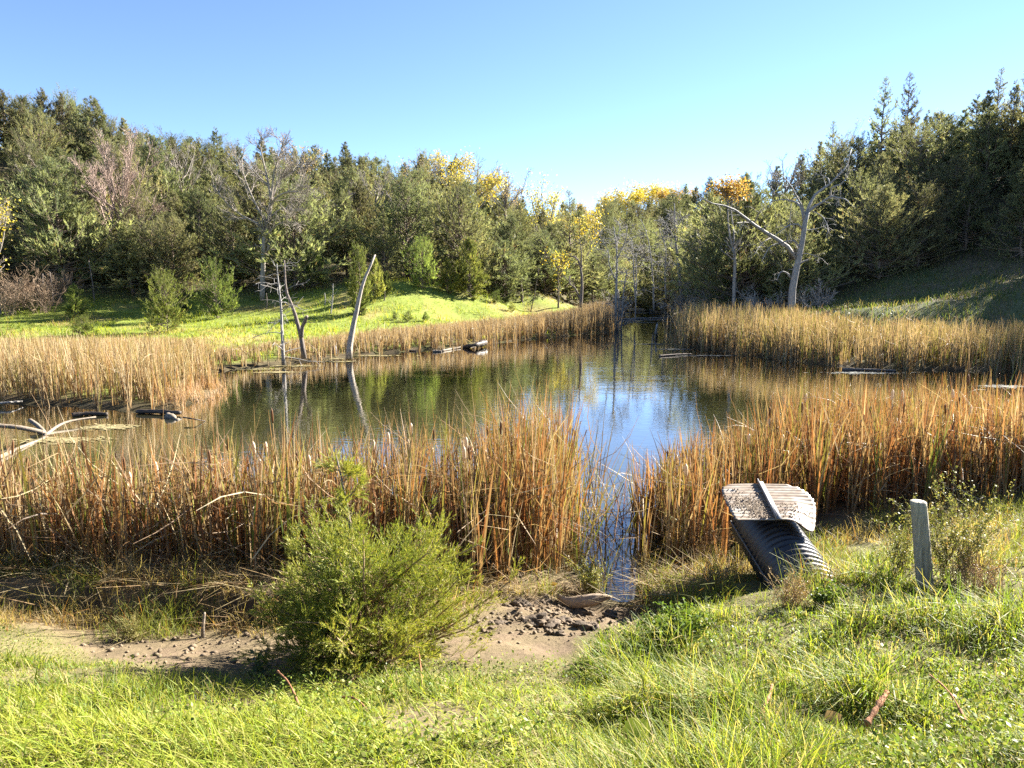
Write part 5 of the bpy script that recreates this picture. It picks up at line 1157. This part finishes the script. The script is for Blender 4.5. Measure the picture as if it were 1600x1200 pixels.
for k, (px, py, s, lab) in enumerate(CL):
    p = ground_at(px, py); blob('mud_clod', lab, 'clod', (p[0], p[1], p[2] + s * 0.15), (s * 1.5, s * 1.1, s * 0.6), 500 + k, M_MUD, 'mud clods by the channel', k * 1.3, 4, 0.95)
r = np.random.default_rng(77)
n = 3500; X = np.concatenate([r.normal(0.25, 0.55, 2200), r.uniform(-5, -1, 1300)]); Y = np.concatenate([r.normal(5.75, 0.38, 2200), r.normal(5.2, 0.3, 1300)]); Zc = gz(X, Y); okk = (poly_sd(X, Y, POND) < -0.05) & (dirt_mask(X, Y, Zc) > 0.3); X, Y, Zc = X[okk], Y[okk], Zc[okk]; n = len(X)
sz = 0.003 + 0.03 * r.random(n) ** 5
V = np.stack([X, Y, Zc + sz * 0.3], -1)[:, None, :] + oc[None] * sz[:, None, None] * r.uniform(0.5, 1.4, (n, 6, 1)) * np.array([1, 1, 0.7])
g = Geo(); g.add(V, None, (of[None] + (np.arange(n) * 6)[:, None, None]).reshape(-1, 3))
link('mud_crumbs', g.data('mud_crumbs', rough_mat('mud_crumb', (0.06, 0.045, 0.03), (0.22, 0.165, 0.11), 9)), kind='stuff', label='crumbled mud scattered over the bare bank', category='mud')
p = ground_at(910, 952); blob('curved_log', 'smooth grey brown curved log lump lying on the mud', 'log', (p[0], p[1], p[2] + 0.07), (0.23, 0.06, 0.06), 531, M_LUMP, None, -0.2, 4, 0.3, 0.09)
p = ground_at(318, 995); tree_from_limbs('root_stub', 'pale broken root sticking up from the eroded bank', 'root', [([p + np.array([0, 0, -0.05]), p + np.array([0.0, 0, 0.08]), p + np.array([0.01, 0.03, 0.2])], 0.022, 0.008)], M_DRIFT, 61, [], 1)
def rod(name, label, cat, pts, r0, r1, mat, group=None, sides=8, lumps=0.12):
    P = resample(np.array(pts), 14); r = np.random.default_rng(int(abs(P[0, 0]) * 1000) + 7)
    loc = P[0].copy(); R = np.linspace(r0, r1, 14) * (1 + r.normal(0, lumps, 14))
    g = Geo(); V, Q, T = tubes((P - loc)[None], R[None], sides); g.add(V, Q, T)
    o = link(name, g.data(name, mat, True), label=label, category=cat, group=group); o.location = loc
    return o
M_DOCK = rough_mat('rusty_seed_stalk', (0.16, 0.07, 0.035), (0.34, 0.17, 0.09), 60, bump=1, bdist=0.01)
def stalk(label, px0, py0, px1, py1, rad, lift):
    a_ = ground_at(px0, py0); b2 = ground_at(px1, py1)
    a_ = a_ + np.array([0, 0, 0.05]); b2 = b2 + np.array([0, 0, lift])
    rod('seed_stalk', label, 'stalk', [a_, (a_ + b2) / 2 + np.array([0.01, 0, 0.02]), b2], rad, rad * 0.8, M_DOCK, 'rusty seed stalks in the grass', 7, 0.3)
stalk('rusty seed stalk lying in the grass at the bush shadow edge', 468, 1118, 436, 1092, 0.006, 0.17)
stalk('thick rusty seed stalk in the shaded right grass hollow', 1352, 1150, 1382, 1122, 0.013, 0.12)
stalk('long thin rusty seed stalk arching over the right grass hollow', 1510, 1150, 1448, 1105, 0.005, 0.16)
stalk('rusty seed stalk in the middle of the grass', 1183, 1148, 1204, 1112, 0.007, 0.13)
stalk('pinkish seed stalk rising below the cedar bush', 660, 1085, 648, 1005, 0.006, 0.05)
stalk('thin brown stalk lying on the worn grass', 572, 1122, 535, 1106, 0.005, 0.06)
# driftwood and logs
def w0(px, py, z=0.0): return onz(px, py, z)
Yb = w0(75, 679)[1]
t = tree_from_limbs('driftwood_branch', 'pale forked driftwood branch rising from the water at the left edge', 'driftwood',
                [([w0(76, 681, -0.05), atY(60, 674, Yb), atY(30, 668, Yb - 0.2), atY(0, 665, Yb - 0.3), atY(-60, 655, Yb - 0.6)], 0.052, 0.04), ([w0(72, 680, -0.02), atY(62, 668, Yb + 0.3), atY(47, 656, Yb + 0.6)], 0.05, 0.045), ([w0(70, 681, -0.02), atY(88, 667, Yb + 0.5), atY(108, 658, Yb + 0.9), atY(150, 651, Yb + 1.4)], 0.042, 0.018)], M_DRIFT, 71, [], 1, sides=10)
rod('driftwood_log', 'pale submerged limb slanting under the left driftwood', 'driftwood', [w0(74, 684, -0.02), w0(35, 698, 0.02), w0(0, 714, 0.03), w0(-60, 735, 0.02)], 0.03, 0.045, M_DRIFT)
rod('floating_log', 'long dark log floating off the left point', 'log', [w0(213, 643, 0.05), w0(245, 643, 0.06), w0(282, 645, 0.07)], 0.055, 0.05, M_WETLOG, None, 9)
rod('floating_log', 'dark broken log floating left of the longer one', 'log', [w0(113, 649, 0.03), w0(140, 646, 0.05), w0(168, 647, 0.03)], 0.06, 0.04, M_WETLOG, None, 9)
p = w0(278, 655); rod('driftwood_stub', 'short pale driftwood stub at the end of the long dark log', 'driftwood', [atY(262, 650, p[1] + 0.15), atY(275, 655, p[1]), atY(284, 668, p[1] - 0.3)], 0.07, 0.05, M_DRIFT, None, 10, 0.18)
rod('stick', 'thin forked stick poking out past the dark log', 'stick', [w0(286, 652, 0.12), w0(305, 655, 0.09), w0(321, 658, 0.0)], 0.018, 0.01, M_WETLOG)
p = w0(10, 632); rod('driftwood_branch', 'dark fallen branch at the foot of the left reeds', 'driftwood', [w0(-30, 634, 0.05), w0(10, 629, 0.12), w0(35, 627, 0.08)], 0.035, 0.02, M_DEAD)
p = w0(523, 557); o = blob('stump', 'whitish weathered stump standing in the far shallows', 'stump', (p[0], p[1], 0.18), (0.15, 0.14, 0.30), 541, M_DEAD, None, 0.4, 3, 0.35)
rod('shore_log', 'dark log half out of the water under the far reeds', 'log', [w0(722, 543, 0.02), w0(732, 541, 0.10), w0(742, 539, 0.18), w0(758, 535, 0.20)], 0.09, 0.13, M_WETLOG, None, 10, 0.22)
for k, (x0, y0, x1, y1, rad, lab) in enumerate([(690, 548, 756, 537, 0.05, 'pale log floating in front of the dark shore log'), (615, 547, 650, 548, 0.05, 'small pale log under the far reeds'), (676, 549, 690, 549, 0.06, 'short pale log near the middle of the far shore'), (1316, 577, 1400, 579, 0.05, 'grey log lying at the foot of the right reeds'), (1030, 556, 1080, 553, 0.04, 'grey log floating by the right reed corner'), (985, 483, 1052, 486, 0.10, 'pale log across the head of the inlet'), (975, 499, 1045, 497, 0.09, 'pale log across the nearer part of the inlet')]):
    rod('floating_log', lab, 'log', [w0(x0, y0, 0.03), w0((x0 + x1) / 2, (y0 + y1) / 2 - 0.5, 0.04), w0(x1, y1, 0.03)], rad, rad * 0.6, M_DRIFT if k < 3 else M_DARKBARK if k < 5 else M_DEAD, 'floating logs along the shore')
p = w0(1026, 528); rod('dead_stub', 'pale broken stub standing in the inlet water', 'stub', [w0(1026, 529, -0.1), atY(1025, 518, p[1]), atY(1027, 506, p[1])], 0.10, 0.05, M_DEAD, None, 9)
# floating mats of debris
M_MAT = rough_mat('floating_debris', (0.13, 0.11, 0.05), (0.36, 0.30, 0.15), 9, bump=0.8)
M_MATG = rough_mat('pale_floating_scum', (0.07, 0.075, 0.06), (0.20, 0.205, 0.19), 5, bump=0.5)
def mat_patch(label, px, py, wx_, wy_, seed, mat, group):
    c = w0(px, py); r = np.random.default_rng(seed); n = int(170 + 260 * wx_ * wy_)
    q = r.normal(0, 0.5, (n, 2)) * np.array([wx_, wy_]); z = 0.004 + 0.012 * r.random(n)
    a = r.normal(0, 0.6, n); L_ = r.uniform(0.05, 0.28, n); w_ = r.uniform(0.012, 0.06, n)
    d = np.stack([np.cos(a), np.sin(a)], -1); e_ = np.stack([-np.sin(a), np.cos(a)], -1)
    cs = [(-1, -0.6), (-0.2, -1), (1, -0.5), (0.8, 0.7), (-0.3, 1), (-1, 0.4)]
    V = np.stack([np.c_[q + d * (L_ * k0 * 0.5 * r.uniform(0.7, 1.3, n))[:, None] + e_ * (w_ * k1 * 0.5)[:, None], z + r.uniform(0, 0.004, n)] for k0, k1 in cs], 1)
    T = np.array([[0, 1, 2], [0, 2, 3], [0, 3, 4], [0, 4, 5]])[None] + (np.arange(n) * 6)[:, None, None]
    g = Geo(); g.add(V, None, T.reshape(-1, 3))
    o = link('floating_debris', g.data('floating_debris', mat), label=label, category='debris', group=group, kind='stuff'); o.location = (c[0], c[1], 0.0)
for k, (px, py, a_, b2, lab) in enumerate([(575, 556, 1.3, 0.25, 'straw scum line right of the leaning snag'), (500, 561, 1.1, 0.25, 'straw scum between the stump and forked snag'), (455, 572, 0.9, 0.3, 'straw scum around the whitish dead sapling'), (385, 577, 1.4, 0.25, 'straw scum nearest the left point'), (530, 565, 0.6, 0.2, 'small straw patch in front of the stump'), (170, 668, 0.5, 0.25, 'yellow scum patch between the floating dark logs'), (105, 688, 0.8, 0.25, 'yellow scum patch beside the left driftwood'), (430, 582, 0.6, 0.2, 'thin straw patch in front of the dead sapling')]):
    mat_patch(lab, px, py, a_, b2, 600 + k, M_MAT, 'straw scum on the water')
for k, (px, py, a_, b2, lab) in enumerate([(1010, 489, 1.6, 1.4, 'pale scum raft in the back of the inlet'), (1040, 494, 1.0, 0.9, 'pale scum raft at the inlet right bank'), (1000, 504, 1.2, 0.7, 'pale scum raft in front of the flooded dead tree'), (1048, 503, 0.9, 0.6, 'pale scum raft near the reed corner'), (1050, 546, 0.8, 0.25, 'pale scum streak below the right reed corner'), (1110, 556, 1.0, 0.2, 'pale scum streak along the right reeds'), (1350, 583, 1.0, 0.25, 'pale scum streak under the far right reeds'), (1565, 604, 0.5, 0.25, 'pale scum patch near the right edge'), (1020, 538, 0.7, 0.2, 'pale scum streak in mid inlet mouth')]):
    mat_patch(lab, px, py, a_, b2, 620 + k, M_MATG, 'pale scum rafts by the inlet')
# fallen leaves on the near bank
M_LEAF = leaf_mat('fallen_leaf', 0.3)
for k, (px, py, s, c_, lab) in enumerate([(866, 922, 0.03, (0.62, 0.36, 0.04), 'round orange yellow leaf above the mud clods'), (1300, 1140, 0.03, (0.5, 0.33, 0.14), 'tan fallen leaf in the right grass'), (1395, 1112, 0.022, (0.55, 0.4, 0.2), 'small pale leaf beside the thick seed stalk'), (995, 1165, 0.05, (0.3, 0.36, 0.05), 'broad yellow green leaf standing at the lower edge'), (1318, 1118, 0.02, (0.5, 0.38, 0.2), 'tiny tan leaf left of the thick seed stalk')]):
    p = ground_at(px, py); a = np.arange(8) * math.pi / 4; g = Geo()
    rad = s * (1 + 0.25 * np.cos(2 * a)); V = np.c_[rad * np.cos(a), rad * np.sin(a) * 0.55, rad * np.sin(a) * 0.8 + s + 0.006 * np.cos(3 * a)]
    V = np.concatenate([V, [[0, 0.006, s]]]); g.add(V, None, np.array([[i, (i + 1) % 8, 8] for i in range(8)]), c_)
    o = link('fallen_leaf', g.data('fallen_leaf', M_LEAF), label=lab, category='leaf', group='fallen leaves'); o.location = p + np.array([0, 0, 0.03])
print('tris', sum(len(o.data.polygons) for o in bpy.data.objects if o.type == 'MESH' and o.data.users == 1))
